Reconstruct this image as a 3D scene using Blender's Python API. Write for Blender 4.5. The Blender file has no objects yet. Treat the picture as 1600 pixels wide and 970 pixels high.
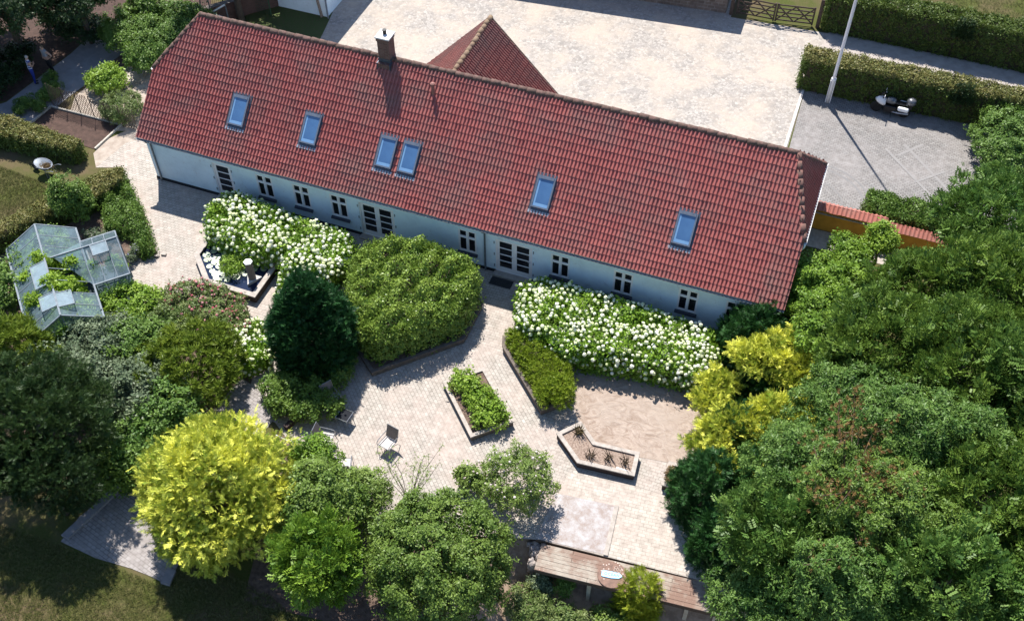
import bpy, bmesh, math, random
import numpy as np
from mathutils import Vector, Matrix

SC = bpy.context.scene
COL = SC.collection
PI = math.pi
R = math.radians

# ------------------------------------------------------------------ camera
CAM = np.array([29.62632, -33.96341, 34.52162])
FPX, TH, PH, ROLL = 1661.62, 0.85843, -0.36248, -0.00305
_fw = np.array([math.sin(PH)*math.cos(TH), math.cos(PH)*math.cos(TH), -math.sin(TH)])
_r0 = np.array([math.cos(PH), -math.sin(PH), 0.0])
_u0 = np.cross(_r0, _fw)
_rt = _r0*math.cos(ROLL)+_u0*math.sin(ROLL)
_up = -_r0*math.sin(ROLL)+_u0*math.cos(ROLL)
cam = bpy.data.cameras.new('camera')
co = bpy.data.objects.new('camera', cam); COL.objects.link(co)
M = Matrix.Identity(4)
for i in range(3):
    M[i][0] = _rt[i]; M[i][1] = _up[i]; M[i][2] = -_fw[i]; M[i][3] = CAM[i]
co.matrix_world = M
cam.sensor_width = 36.0; cam.lens = FPX/1600*36
cam.clip_start = 0.5; cam.clip_end = 1500
SC.camera = co

# ------------------------------------------------------------------ light
SUNV = Vector((0.3040, -0.4610, -0.8340))
w = bpy.data.worlds.new('World'); SC.world = w; w.use_nodes = True
nt = w.node_tree; nt.nodes.clear()
sky = nt.nodes.new('ShaderNodeTexSky'); sky.sky_type = 'NISHITA'; sky.sun_disc = False
sky.sun_elevation = R(56.5); sky.sun_rotation = R(-33.4) % (2*PI); sky.air_density = 1.0; sky.dust_density = 0.3; sky.ozone_density = 3.0
bg = nt.nodes.new('ShaderNodeBackground'); bg.inputs['Strength'].default_value = 0.105
wo = nt.nodes.new('ShaderNodeOutputWorld')
nt.links.new(sky.outputs[0], bg.inputs[0]); nt.links.new(bg.outputs[0], wo.inputs[0])
sl = bpy.data.lights.new('sun', 'SUN'); sl.energy = 5.0; sl.angle = R(0.5); sl.color = (1.0, 0.955, 0.88)
so = bpy.data.objects.new('sun', sl); COL.objects.link(so)
so.rotation_euler = SUNV.to_track_quat('-Z', 'Y').to_euler(); so.location = (-20, 30, 50)
SC.view_settings.view_transform = 'Standard'; SC.view_settings.look = 'None'
SC.view_settings.exposure = 0.86; SC.view_settings.gamma = 1.0
SC.render.film_transparent = False
SC.cycles.max_bounces = 6; SC.cycles.diffuse_bounces = 3; SC.cycles.transparent_max_bounces = 12


def G(px, py, z=0.0):
    """point of the place seen at a pixel of the photograph, at height z"""
    d = _fw + _rt*(px-800)/FPX - _up*(py-485)/FPX
    t = (z-CAM[2])/d[2]
    return CAM+t*d


def ppm(P):
    return FPX/np.linalg.norm(np.array(P)-CAM)


# ------------------------------------------------------------------ materials
def newmat(name):
    m = bpy.data.materials.new(name); m.use_nodes = True
    n = m.node_tree; n.nodes.clear()
    o = n.nodes.new('ShaderNodeOutputMaterial'); b = n.nodes.new('ShaderNodeBsdfPrincipled')
    n.links.new(b.outputs[0], o.inputs[0])
    return m, n, b, o


def mixc(n, f, a, b, blend='MIX'):
    x = n.nodes.new('ShaderNodeMix'); x.data_type = 'RGBA'; x.blend_type = blend
    for s, v in ((0, f), (6, a), (7, b)):
        if hasattr(v, 'links'): n.links.new(v, x.inputs[s])
        elif s == 0: x.inputs[0].default_value = v
        else: x.inputs[s].default_value = (*v[:3], 1)
    return x.outputs[2]


def noise(n, scale, detail=4, rough=.6, vec=None, dist=0):
    t = n.nodes.new('ShaderNodeTexNoise'); t.inputs['Scale'].default_value = scale
    t.inputs['Detail'].default_value = detail; t.inputs['Roughness'].default_value = rough
    t.inputs['Distortion'].default_value = dist
    if vec is not None: n.links.new(vec, t.inputs['Vector'])
    return t.outputs[0]


def ramp(n, f, a, b):
    r = n.nodes.new('ShaderNodeMapRange'); r.inputs[1].default_value = a; r.inputs[2].default_value = b
    n.links.new(f, r.inputs[0]); return r.outputs[0]


def objco(n, rot=0, scale=None):
    t = n.nodes.new('ShaderNodeTexCoord'); v = t.outputs['Object']
    if rot or scale:
        mp = n.nodes.new('ShaderNodeMapping'); mp.inputs['Rotation'].default_value = (0, 0, rot)
        if scale: mp.inputs['Scale'].default_value = scale
        n.links.new(v, mp.inputs[0]); v = mp.outputs[0]
    return v


def bump(n, b, h, strength=.4, dist=.02):
    k = n.nodes.new('ShaderNodeBump'); k.inputs['Strength'].default_value = strength; k.inputs['Distance'].default_value = dist
    n.links.new(h, k.inputs['Height']); n.links.new(k.outputs[0], b.inputs['Normal'])


def pm(name, c1, c2=None, scale=6, rough=.8, bmp=0, bscale=30, metal=0, spec=.4, lo=.35, hi=.65):
    m, n, b, o = newmat(name)
    b.inputs['Roughness'].default_value = rough; b.inputs['Metallic'].default_value = metal
    b.inputs['Specular IOR Level'].default_value = spec
    v = objco(n)
    if c2 is None: c2 = tuple(x*.82 for x in c1)
    f = ramp(n, noise(n, scale, vec=v), lo, hi)
    n.links.new(mixc(n, f, c1, c2), b.inputs['Base Color'])
    if bmp: bump(n, b, noise(n, bscale, vec=v), bmp)
    return m


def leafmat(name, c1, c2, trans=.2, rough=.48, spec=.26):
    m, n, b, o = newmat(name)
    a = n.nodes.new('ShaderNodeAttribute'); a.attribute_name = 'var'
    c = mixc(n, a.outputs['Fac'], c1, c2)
    n.links.new(c, b.inputs['Base Color']); b.inputs['Roughness'].default_value = rough
    b.inputs['Specular IOR Level'].default_value = spec
    t = n.nodes.new('ShaderNodeBsdfTranslucent')
    n.links.new(mixc(n, .35, c, tuple(min(1, x*1.6) for x in c2)), t.inputs['Color'])
    x = n.nodes.new('ShaderNodeMixShader'); x.inputs[0].default_value = trans
    n.links.new(b.outputs[0], x.inputs[1]); n.links.new(t.outputs[0], x.inputs[2]); n.links.new(x.outputs[0], o.inputs[0])
    return m


def brickmat(name, c1, c2, cm, bw, bh, rot=0, mort=.008, stain=None, stain_scale=.35, rough=.85, vert=False, bs=.35, off=.5):
    m, n, b, o = newmat(name); b.inputs['Roughness'].default_value = rough; b.inputs['Specular IOR Level'].default_value = .3
    v = objco(n, rot)
    if vert:
        s = n.nodes.new('ShaderNodeSeparateXYZ'); n.links.new(v, s.inputs[0])
        ad = n.nodes.new('ShaderNodeMath'); ad.operation = 'ADD'; n.links.new(s.outputs[0], ad.inputs[0]); n.links.new(s.outputs[1], ad.inputs[1])
        cb = n.nodes.new('ShaderNodeCombineXYZ'); n.links.new(ad.outputs[0], cb.inputs[0]); n.links.new(s.outputs[2], cb.inputs[1]); v = cb.outputs[0]
    t = n.nodes.new('ShaderNodeTexBrick'); n.links.new(v, t.inputs['Vector'])
    t.inputs['Color1'].default_value = (*c1, 1); t.inputs['Color2'].default_value = (*c2, 1); t.inputs['Mortar'].default_value = (*cm, 1)
    t.inputs['Scale'].default_value = 1; t.inputs['Brick Width'].default_value = bw; t.inputs['Row Height'].default_value = bh
    t.inputs['Mortar Size'].default_value = mort; t.inputs['Mortar Smooth'].default_value = .4; t.inputs['Bias'].default_value = 0
    t.offset = off
    c = t.outputs['Color']
    vo = objco(n)
    if stain:
        c = mixc(n, ramp(n, noise(n, stain_scale, 6, .65, vo), .42, .7), c, stain)
    c = mixc(n, ramp(n, noise(n, 3.5, 5, .7, vo), .3, .8), c, (.55, .52, .50), 'MULTIPLY')
    n.links.new(c, b.inputs['Base Color'])
    bump(n, b, t.outputs['Fac'], -bs, .01)
    return m


def glassmat(name, tint, alpha, rough=.04):
    m, n, b, o = newmat(name)
    b.inputs['Base Color'].default_value = (*tint, 1); b.inputs['Roughness'].default_value = rough; b.inputs['IOR'].default_value = 1.6
    t = n.nodes.new('ShaderNodeBsdfTransparent'); t.inputs['Color'].default_value = (.86, .93, .95, 1)
    x = n.nodes.new('ShaderNodeMixShader')
    f = ramp(n, noise(n, 2.5, 4, .6, objco(n)), .3, .75)
    mm = n.nodes.new('ShaderNodeMath'); mm.operation = 'MULTIPLY_ADD'; mm.inputs[1].default_value = .22; mm.inputs[2].default_value = alpha
    n.links.new(f, mm.inputs[0]); n.links.new(mm.outputs[0], x.inputs[0])
    n.links.new(t.outputs[0], x.inputs[1]); n.links.new(b.outputs[0], x.inputs[2]); n.links.new(x.outputs[0], o.inputs[0])
    return m


MT = {}
MT['plaster'] = None


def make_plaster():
    m, n, b, o = newmat('sky_tinted_limewash'); b.inputs['Roughness'].default_value = .9
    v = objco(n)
    c = mixc(n, ramp(n, noise(n, .9, 6, .7, v), .45, .72), (.69, .81, .885), (.57, .675, .75))  # white limewash; the blue of skylit shade is mixed into both tones
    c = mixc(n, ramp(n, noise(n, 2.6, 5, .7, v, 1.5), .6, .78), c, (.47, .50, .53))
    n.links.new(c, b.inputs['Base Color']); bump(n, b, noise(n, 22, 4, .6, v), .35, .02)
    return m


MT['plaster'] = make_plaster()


def make_tile(name, ca, cb, cst):
    m, n, b, o = newmat(name); b.inputs['Roughness'].default_value = .6; b.inputs['Specular IOR Level'].default_value = .3
    a = n.nodes.new('ShaderNodeAttribute'); a.attribute_name = 'var'
    v = objco(n)
    c = mixc(n, a.outputs['Fac'], ca, cb)
    c = mixc(n, ramp(n, noise(n, .45, 6, .7, v), .45, .68), c, cst)
    c = mixc(n, ramp(n, noise(n, 9, 4, .7, v), .58, .78), c, (.10, .075, .07))
    c = mixc(n, ramp(n, noise(n, 3.1, 7, .8, v), .62, .74), c, (.30, .235, .19))
    n.links.new(c, b.inputs['Base Color']); bump(n, b, noise(n, 60, 3, .6, v), .2, .01)
    return m


MT['tile'] = make_tile('red_roof_tile', (.295, .082, .074), (.385, .118, .104), (.255, .12, .105))
MT['tile_dark'] = make_tile('weathered_roof_tile', (.21, .085, .075), (.28, .12, .10), (.17, .11, .095))
MT['ridge'] = pm('mossy_ridge_tile', (.17, .095, .08), (.075, .055, .042), 7, .9, .6, 40)
MT['ridge_red'] = pm('worn_hip_tile', (.24, .11, .09), (.12, .08, .065), 6, .9, .5, 40)
MT['white'] = pm('white_paint', (.80, .80, .79), (.72, .73, .73), 8, .5)
MT['frame_white'] = pm('window_white', (.87, .84, .83), (.80, .77, .77), 8, .5)
MT['glass_dark'] = pm('dark_window_glass', (.012, .014, .018), (.022, .02, .022), 1.5, .06, spec=.5)
MT['sill'] = pm('slate_sill', (.035, .04, .06), None, 8, .6)
MT['plinth'] = pm('tarred_plinth', (.018, .019, .024), None, 8, .8)
MT['lead'] = pm('lead_flashing', (.10, .115, .15), (.06, .07, .09), 8, .45, metal=.3)
MT['sky_frame'] = pm('grey_skylight_frame', (.20, .23, .28), (.15, .17, .21), 8, .4, metal=.4)
MT['pipe'] = pm('grey_zinc_pipe', (.22, .25, .28), (.16, .18, .2), 8, .45, metal=.5)
MT['chimney'] = brickmat('chimney_brick', (.20, .10, .085), (.14, .07, .06), (.20, .17, .15), .23, .07, vert=True, mort=.01)
MT['cap'] = pm('chimney_cap_mortar', (.74, .70, .68), (.6, .56, .54), 9, .85, .3)
MT['black'] = pm('black_metal', (.01, .01, .012), None, 8, .5)
MT['steel'] = pm('bright_metal', (.55, .56, .58), (.45, .46, .48), 8, .35, metal=.7)
MT['alu'] = pm('grey_aluminium_bar', (.20, .235, .27), (.14, .165, .19), 8, .6, spec=.2)
MT['ghglass'] = glassmat('greenhouse_glass', (.26, .36, .42), .20)
MT['wood_dark'] = pm('dark_old_wood', (.055, .038, .028), (.09, .065, .05), 9, .85, .4)
MT['wood_grey'] = pm('weathered_grey_wood', (.30, .245, .20), (.20, .155, .125), 7, .85, .4)
MT['wood_pale'] = pm('pale_plank', (.50, .46, .41), (.38, .34, .29), 7, .85, .3)
MT['willow'] = pm('willow_rod', (.12, .085, .06), (.075, .052, .04), 9, .85)
MT['kerb'] = pm('planter_coping', (.42, .37, .33), (.30, .265, .235), 6, .85, .4)
MT['planter_wall'] = brickmat('planter_brown_brick', (.085, .055, .05), (.06, .04, .038), (.03, .026, .026), .22, .06, vert=True, mort=.012)
MT['sleeper'] = pm('planter_timber', (.16, .13, .11), (.10, .08, .07), 6, .85, .4)
MT['soil'] = pm('garden_soil', (.16, .11, .085), (.085, .055, .042), 5, .95, .8, 22)
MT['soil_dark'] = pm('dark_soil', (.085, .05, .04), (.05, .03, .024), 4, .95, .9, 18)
MT['chip'] = pm('bark_soil', (.34, .26, .21), (.16, .11, .085), 14, .95, .8, 30)
MT['stone'] = pm('field_stone', (.40, .34, .31), (.27, .235, .22), 5, .85, .3)
MT['ochre'] = pm('ochre_limewash', (.62, .29, .035), (.50, .22, .025), 3, .9, .2)
MT['water'] = None
MT['lily'] = pm('waxy_lily_pad', (.32, .38, .24), (.24, .31, .17), 6, .27, spec=1.0)
MT['bark'] = pm('tree_bark', (.10, .075, .055), (.06, .045, .035), 8, .9, .6, 20)
MT['hedgewood'] = pm('hedge_twigs', (.05, .04, .025), (.03, .025, .015), 8, .95)
MT['fabric'] = pm('light_mesh_fabric', (.50, .46, .44), (.44, .40, .38), 20, .8)
MT['fabric_back'] = pm('brown_mesh_fabric', (.24, .20, .18), (.2, .16, .15), 20, .8)
MT['chair_metal'] = pm('chair_grey_metal', (.34, .35, .37), (.26, .27, .28), 9, .4, metal=.6)
MT['smoked'] = pm('smoked_table_glass', (.012, .014, .02), None, 5, .7, spec=.1)
MT['mat'] = pm('rubber_doormat', (.02, .02, .022), (.04, .04, .042), 20, .95)
MT['pole'] = pm('white_flagpole', (.76, .76, .78), (.68, .68, .7), 5, .4)
MT['bike_white'] = pm('white_fairing', (.78, .78, .80), (.72, .72, .74), 5, .25, spec=.6)
MT['bike_silver'] = pm('silver_case', (.16, .165, .18), (.12, .125, .135), 5, .3, metal=.4)
MT['rubber'] = pm('black_rubber', (.012, .012, .013), None, 8, .8)
MT['barrow'] = pm('galvanised_tray', (.34, .37, .40), (.25, .28, .31), 6, .45, metal=.5)
MT['debris'] = pm('garden_waste', (.30, .22, .17), (.14, .10, .07), 25, .95, .6)
MT['blue'] = pm('pale_blue_board', (.33, .62, .88), (.28, .55, .80), 8, .5)
MT['ink'] = pm('blue_lettering', (.05, .14, .32), None, 8, .6)
MT['rust'] = pm('rusty_disc', (.25, .15, .115), (.15, .095, .075), 9, .85, .5)
MT['coping'] = make_tile('wall_coping_tile', (.36, .115, .085), (.45, .17, .135), (.32, .16, .13))


def make_water():
    m, n, b, o = newmat('pond_water')
    b.inputs['Base Color'].default_value = (.010, .018, .045, 1); b.inputs['Roughness'].default_value = .03; b.inputs['IOR'].default_value = 1.45
    v = objco(n); bump(n, b, noise(n, 6, 2, .5, v), .03, .01)
    return m


MT['water'] = make_water()


def make_skyglass():
    m, n, b, o = newmat('skylight_glass')
    b.inputs['Base Color'].default_value = (.055, .13, .27, 1); b.inputs['Roughness'].default_value = .05; b.inputs['IOR'].default_value = 2.0
    c = mixc(n, ramp(n, noise(n, 1.2, 3, .5, objco(n)), .35, .65), (.05, .12, .26), (.075, .17, .33))
    n.links.new(c, b.inputs['Base Color'])
    return m


MT['skyglass'] = make_skyglass()

LEAF = {
    'ash': leafmat('ash_leaves', (.048, .115, .018), (.150, .245, .050)),
    'rowan': leafmat('rowan_leaves', (.06, .122, .018), (.16, .245, .040)),
    'maple': leafmat('fresh_green_leaves', (.085, .175, .018), (.20, .31, .035)),
    'leafy': leafmat('yellowish_tree_leaves', (.075, .135, .020), (.18, .26, .05)),
    'dark': leafmat('dark_green_leaves', (.022, .052, .014), (.055, .095, .026)),
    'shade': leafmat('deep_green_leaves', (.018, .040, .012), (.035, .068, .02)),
    'conifer': leafmat('dark_conifer_scales', (.016, .062, .014), (.040, .115, .026), trans=.12),
    'cone': leafmat('blackish_cypress_scales', (.014, .062, .018), (.030, .100, .028), trans=.12),
    'gold': leafmat('golden_cypress_scales', (.11, .20, .012), (.90, .88, .14), trans=.10),
    'goldgreen': leafmat('yellow_green_scales', (.19, .26, .02), (.36, .40, .04), trans=.3),
    'olive': leafmat('olive_yew_needles', (.085, .14, .012), (.19, .25, .03), trans=.18),
    'juniper': leafmat('bright_juniper_needles', (.12, .19, .012), (.26, .33, .03), trans=.2),
    'rhodo': leafmat('rhododendron_leaves', (.072, .145, .016), (.29, .39, .075), trans=.18, rough=.35),
    'hydr': leafmat('hydrangea_leaves', (.09, .19, .014), (.22, .35, .035)),
    'bed': leafmat('lime_bedding_leaves', (.12, .22, .018), (.28, .40, .055)),
    'hedge': leafmat('hedge_leaves', (.045, .080, .012), (.12, .165, .030)),
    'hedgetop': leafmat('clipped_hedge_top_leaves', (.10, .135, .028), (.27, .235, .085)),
    'shrub': leafmat('shrub_leaves', (.075, .145, .025), (.15, .24, .045)),
    'grey': leafmat('grey_green_leaves', (.085, .125, .065), (.17, .215, .12)),
    'rose': leafmat('rose_leaves', (.11, .18, .03), (.23, .31, .075)),
    'vine': leafmat('vine_leaves', (.16, .28, .02), (.30, .42, .05), trans=.4),
    'flowerbed': leafmat('perennial_leaves', (.095, .16, .035), (.20, .24, .085)),
    'dry': leafmat('withered_leaves', (.13, .085, .04), (.22, .15, .07)),
    'deadtwig': leafmat('dead_twigs', (.13, .07, .022), (.26, .155, .055)),
    'petal': leafmat('white_hydrangea_petals', (.66, .72, .36), (.90, .89, .78), trans=.2, rough=.7, spec=.2),
    'pinkpetal': leafmat('pale_pink_petals', (.72, .58, .56), (.80, .72, .70), trans=.2, rough=.7, spec=.2),
    'redpetal': leafmat('crimson_petals', (.46, .09, .12), (.60, .32, .32), trans=.2, rough=.7, spec=.2),
    'lilac': leafmat('lilac_petals', (.26, .22, .50), (.40, .34, .60), trans=.2, rough=.7, spec=.2),
}


# ------------------------------------------------------------------ object helpers
def tag(o, label=None, cat=None, group=None, kind=None):
    if label: o['label'] = label
    if cat: o['category'] = cat
    if group: o['group'] = group
    if kind: o['kind'] = kind
    return o


def empty(name, loc, label, cat, group=None, rz=0):
    o = bpy.data.objects.new(name, None); COL.objects.link(o)
    o.location = loc; o.rotation_euler = (0, 0, rz); o.empty_display_size = .3
    return tag(o, label, cat, group)


def dup(o, parent=None):
    c = o.copy(); COL.objects.link(c)
    if parent is not None: c.parent = parent
    for ch in list(o.children): dup(ch, c)
    return c


def worldloc(o):
    p = Vector((0, 0, 0))
    while o is not None:
        p = p+o.location; o = o.parent
    return p


def link_mesh(name, me, parent=None, local=False):
    o = bpy.data.objects.new(name, me); COL.objects.link(o)
    if parent is not None:
        if not local:
            p = worldloc(parent)
            me.transform(Matrix.Translation(-p))
        o.parent = parent
    return o


def np_mesh(name, V, F, mat, var=None, smooth=False):
    """V (n,3) F (m,4) quads"""
    me = bpy.data.meshes.new(name)
    V = np.ascontiguousarray(V, dtype=np.float32); F = np.ascontiguousarray(F, dtype=np.int32)
    k = F.shape[1]
    me.vertices.add(len(V)); me.vertices.foreach_set('co', V.ravel())
    me.loops.add(F.size); me.loops.foreach_set('vertex_index', F.ravel())
    me.polygons.add(len(F)); me.polygons.foreach_set('loop_start', np.arange(0, F.size, k, dtype=np.int32))
    me.update(calc_edges=True)
    if var is not None:
        a = me.attributes.new('var', 'FLOAT', 'FACE'); a.data.foreach_set('value', np.ascontiguousarray(var, dtype=np.float32))
    me.polygons.foreach_set('use_smooth', np.full(len(F), bool(smooth)))
    for mm in (mat if isinstance(mat, (list, tuple)) else [mat]): me.materials.append(mm)
    return me


class MB:
    def __init__(s): s.v = []; s.f = []

    def add(s, vs, fs):
        b = len(s.v); s.v += [tuple(map(float, x)) for x in vs]; s.f += [tuple(b+i for i in f) for f in fs]; return s

    def box(s, x0, x1, y0, y1, z0, z1):
        return s.add([(x0, y0, z0), (x1, y0, z0), (x1, y1, z0), (x0, y1, z0), (x0, y0, z1), (x1, y0, z1), (x1, y1, z1), (x0, y1, z1)],
                     [(0, 3, 2, 1), (4, 5, 6, 7), (0, 1, 5, 4), (1, 2, 6, 5), (2, 3, 7, 6), (3, 0, 4, 7)])

    def obox(s, o, ax, ay, az):
        """box from corner o with edge vectors"""
        o, ax, ay, az = map(lambda q: np.array(q, float), (o, ax, ay, az))
        vs = [o, o+ax, o+ax+ay, o+ay]; vs += [q+az for q in vs]
        return s.add(vs, [(0, 3, 2, 1), (4, 5, 6, 7), (0, 1, 5, 4), (1, 2, 6, 5), (2, 3, 7, 6), (3, 0, 4, 7)])

    def beam(s, p, q, w_, h=None, upv=(0, 0, 1)):
        p = np.array(p, float); q = np.array(q, float); d = q-p; L = np.linalg.norm(d); d /= L
        u = np.array(upv, float)
        if abs(d@u) > .98: u = np.array((1., 0, 0))
        a = np.cross(d, u); a /= np.linalg.norm(a); b = np.cross(a, d); h = h or w_
        return s.obox(p-a*w_/2-b*h/2, d*L, a*w_, b*h)

    def tube(s, pts, r, n=7, closed=False, cap=True):
        P = [np.array(q, float) for q in pts]; m = len(P)
        rs = r if isinstance(r, (list, tuple)) else [r]*m
        vs = []; prev = None
        for i in range(m):
            if closed: d = P[(i+1) % m]-P[i-1]
            else: d = P[min(i+1, m-1)]-P[max(i-1, 0)]
            d = d/(np.linalg.norm(d)+1e-9)
            if prev is None:
                u = np.array((0, 0, 1.)) if abs(d[2]) < .9 else np.array((1., 0, 0))
            else: u = prev
            a = u-d*(u@d); a /= np.linalg.norm(a)+1e-9; prev = a; b = np.cross(d, a)
            for k in range(n):
                t = 2*PI*k/n; vs.append(P[i]+(a*math.cos(t)+b*math.sin(t))*rs[i])
        fs = []
        for i in range(m if closed else m-1):
            j = (i+1) % m
            for k in range(n):
                l = (k+1) % n; fs.append((i*n+k, i*n+l, j*n+l, j*n+k))
        if cap and not closed:
            fs.append(tuple(range(n))[::-1]); fs.append(tuple((m-1)*n+k for k in range(n)))
        return s.add(vs, fs)

    def prism(s, poly, z0, z1, z1s=None):
        n = len(poly)
        ar = sum(poly[i][0]*poly[(i+1) % n][1]-poly[(i+1) % n][0]*poly[i][1] for i in range(n))
        if ar < 0: poly = poly[::-1]
        vs = [(p[0], p[1], z0) for p in poly]+[(p[0], p[1], z1) for p in poly]
        fs = [tuple(range(n))[::-1], tuple(range(n, 2*n))]
        for i in range(n):
            j = (i+1) % n; fs.append((i, j, n+j, n+i))
        return s.add(vs, fs)

    def lathe(s, prof, c=(0, 0, 0), n=16, axis='z'):
        vs = []; m = len(prof)
        for (r_, z) in prof:
            for k in range(n):
                t = 2*PI*k/n; x, y = r_*math.cos(t), r_*math.sin(t)
                q = (x, y, z) if axis == 'z' else ((z, x, y) if axis == 'x' else (x, z, y))
                vs.append((c[0]+q[0], c[1]+q[1], c[2]+q[2]))
        fs = []
        for i in range(m-1):
            for k in range(n):
                l = (k+1) % n; fs.append((i*n+k, i*n+l, (i+1)*n+l, (i+1)*n+k))
        fs.append(tuple(range(n))[::-1]); fs.append(tuple((m-1)*n+k for k in range(n)))
        return s.add(vs, fs)

    def ring(s, outer, inner, z0, z1):
        """closed band between two polygons with the same count"""
        n = len(outer)
        vs = [(p[0], p[1], z) for z in (z0, z1) for pl in (outer, inner) for p in pl]
        fs = []
        for i in range(n):
            j = (i+1) % n
            fs += [(i, j, 2*n+j, 2*n+i), (n+j, n+i, 3*n+i, 3*n+j), (2*n+i, 2*n+j, 3*n+j, 3*n+i), (j, i, n+i, n+j)]
        return s.add(vs, fs)

    def mesh(s, name, mat, smooth=False, bevel=0):
        me = bpy.data.meshes.new(name); me.from_pydata(s.v, [], s.f); me.validate(); me.update()
        bm = bmesh.new(); bm.from_mesh(me); bmesh.ops.recalc_face_normals(bm, faces=bm.faces)
        if bevel:
            bmesh.ops.bevel(bm, geom=[e for e in bm.edges if len(e.link_faces) == 2 and e.calc_face_angle(0) > .6], offset=bevel, segments=1, affect='EDGES', clamp_overlap=True)
        bm.to_mesh(me); bm.free()
        if smooth: me.polygons.foreach_set('use_smooth', [True]*len(me.polygons))
        for mm in (mat if isinstance(mat, (list, tuple)) else [mat]): me.materials.append(mm)
        return me

    def build(s, name, mat, parent=None, smooth=False, local=False, bevel=0):
        return link_mesh(name, s.mesh(name, mat, smooth, bevel), parent, local)


# ------------------------------------------------------------------ foliage
def rhomb(d, L, wd, nrm, base=0.05):
    d = np.array(d, float); d /= np.linalg.norm(d); s = np.cross(d, nrm); s /= np.linalg.norm(s)+1e-9
    m = d*L*.5
    return [d*base, m+s*wd/2, d*L, m-s*wd/2]


def template(kind):
    V = []
    if kind == 'broad':
        for k in range(5):
            a = 2*PI*k/5+.3*k; d = (math.cos(a)*.85, math.sin(a)*.85, .55 if k % 2 else .3)
            V += rhomb(d, 1-.12*(k % 3), .55, (0, 0, 1))
    elif kind == 'lance':
        for k in range(7):
            a = 2*PI*k/7+.2*k; d = (math.cos(a)*.9, math.sin(a)*.9, .5 if k % 2 else .12)
            V += rhomb(d, 1-.1*(k % 3), .30, (0, 0, 1))
    elif kind == 'pinnate':
        for z in (.12, .34, .56, .78):
            for sx in (1, -1):
                q = rhomb((sx*.85, .15, .5), .50, .25, (0, 1, 0))
                V += [v+np.array((0, -.35*z*z, z)) for v in q]
        q = rhomb((0, -.3, 1), .4, .17, (0, 1, 0)); V += [v+np.array((0, -.30, .9)) for v in q]
    elif kind == 'scale':
        for k, a in enumerate((-.85, -.5, -.2, .1, .4, .75)):
            V += rhomb((math.sin(a), .18*(k % 3-1), math.cos(a)), 1-.35*abs(a), .17, (0, 1, .2))
        for a in (-.55, .55):
            V += rhomb((.1, math.sin(a), math.cos(a)), .85, .16, (1, 0, .2))
    elif kind == 'fine':
        for k in range(7):
            a = 2*PI*k/7; e = .55+.25*(k % 2); d = (math.cos(a)*e, math.sin(a)*e, 1)
            V += rhomb(d, 1-.1*(k % 3), .16, (math.cos(a), math.sin(a), .6))
    elif kind == 'petal':
        ico = []
        for k in range(4):
            a = PI/2*k
            ico += [np.array((0, 0, .5)), np.array((math.cos(a)*.45, math.sin(a)*.45, .22)), np.array((math.cos(a+PI/4)*.6, math.sin(a+PI/4)*.6, -.05)), np.array((math.cos(a+PI/2)*.45, math.sin(a+PI/2)*.45, .22))]
            ico += [np.array((math.cos(a+PI/4)*.6, math.sin(a+PI/4)*.6, -.05)), np.array((math.cos(a)*.45, math.sin(a)*.45, .22)), np.array((math.cos(a)*.5, math.sin(a)*.5, -.3)), np.array((math.cos(a+PI/4)*.5, math.sin(a+PI/4)*.5, -.35))]
            b = a+PI/4
            ico += [np.array((math.cos(b)*.6, math.sin(b)*.6, -.05)), np.array((math.cos(b)*.5, math.sin(b)*.5, -.35)), np.array((math.cos(b+PI/4)*.5, math.sin(b+PI/4)*.5, -.3)), np.array((math.cos(b+PI/4)*.45, math.sin(b+PI/4)*.45, .22))]
        V = ico
    return np.array(V)


def twig_variant(seed, kind):
    """a spray of leaves at uneven places and angles"""
    r_ = np.random.default_rng(seed); V = []
    if kind == 'broad':
        for k in range(8):
            o = r_.normal(0, .36, 3)*np.array((1, 1, .7))+np.array((0, 0, .1)); a = r_.random()*6.28; e = r_.normal(.25, .35)
            d = np.array((math.cos(a), math.sin(a), e)); L = r_.uniform(.42, .66)
            V += [v+o for v in rhomb(d, L, L*r_.uniform(.5, .66), nrm_rand(r_), 0)]
    elif kind == 'lance':
        for k in range(10):
            o = np.array((r_.normal(0, .22), r_.normal(0, .22), r_.uniform(-.1, .55))); a = r_.random()*6.28; e = r_.normal(.3, .4)
            d = np.array((math.cos(a), math.sin(a), e)); L = r_.uniform(.42, .68)
            V += [v+o for v in rhomb(d, L, L*.34, nrm_rand(r_), 0)]
    elif kind == 'scale':
        # a flat feathery frond with short side spikes
        bend = r_.normal(0, .18)
        V += rhomb((bend*.5, 0, 1), 1.0, .085, (0, 1, 0), 0)
        for k in range(6):
            z = .08+.145*k
            for sx in (1, -1):
                L = (.52-.065*k)*r_.uniform(.7, 1.25)
                V += [v+np.array((bend*z*z, 0, z)) for v in rhomb((sx*.62, r_.normal(0, .22), .8), L, .072, (r_.normal(0, .3), 1, r_.normal(0, .3)), 0)]
    return np.array(V)


def nrm_rand(r_): return np.array((r_.normal(0, .45), r_.normal(0, .45), 1.0))


TPL = {'pinnate': [template('pinnate')], 'fine': [template('fine')], 'petal': [template('petal')], 'tuft': [np.concatenate([np.array(rhomb((math.cos(a)*.7, math.sin(a)*.7, .8), 1.0, .16, (0, 0, 1), 0)) for a in (0.2, 1.5, 2.9, 4.4)])]}
for _k in ('broad', 'lance', 'scale'): TPL[_k] = [twig_variant(31+q, _k) for q in range(6)]


def nrmz(a): return a/(np.linalg.norm(a, axis=1, keepdims=True)+1e-9)


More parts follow.
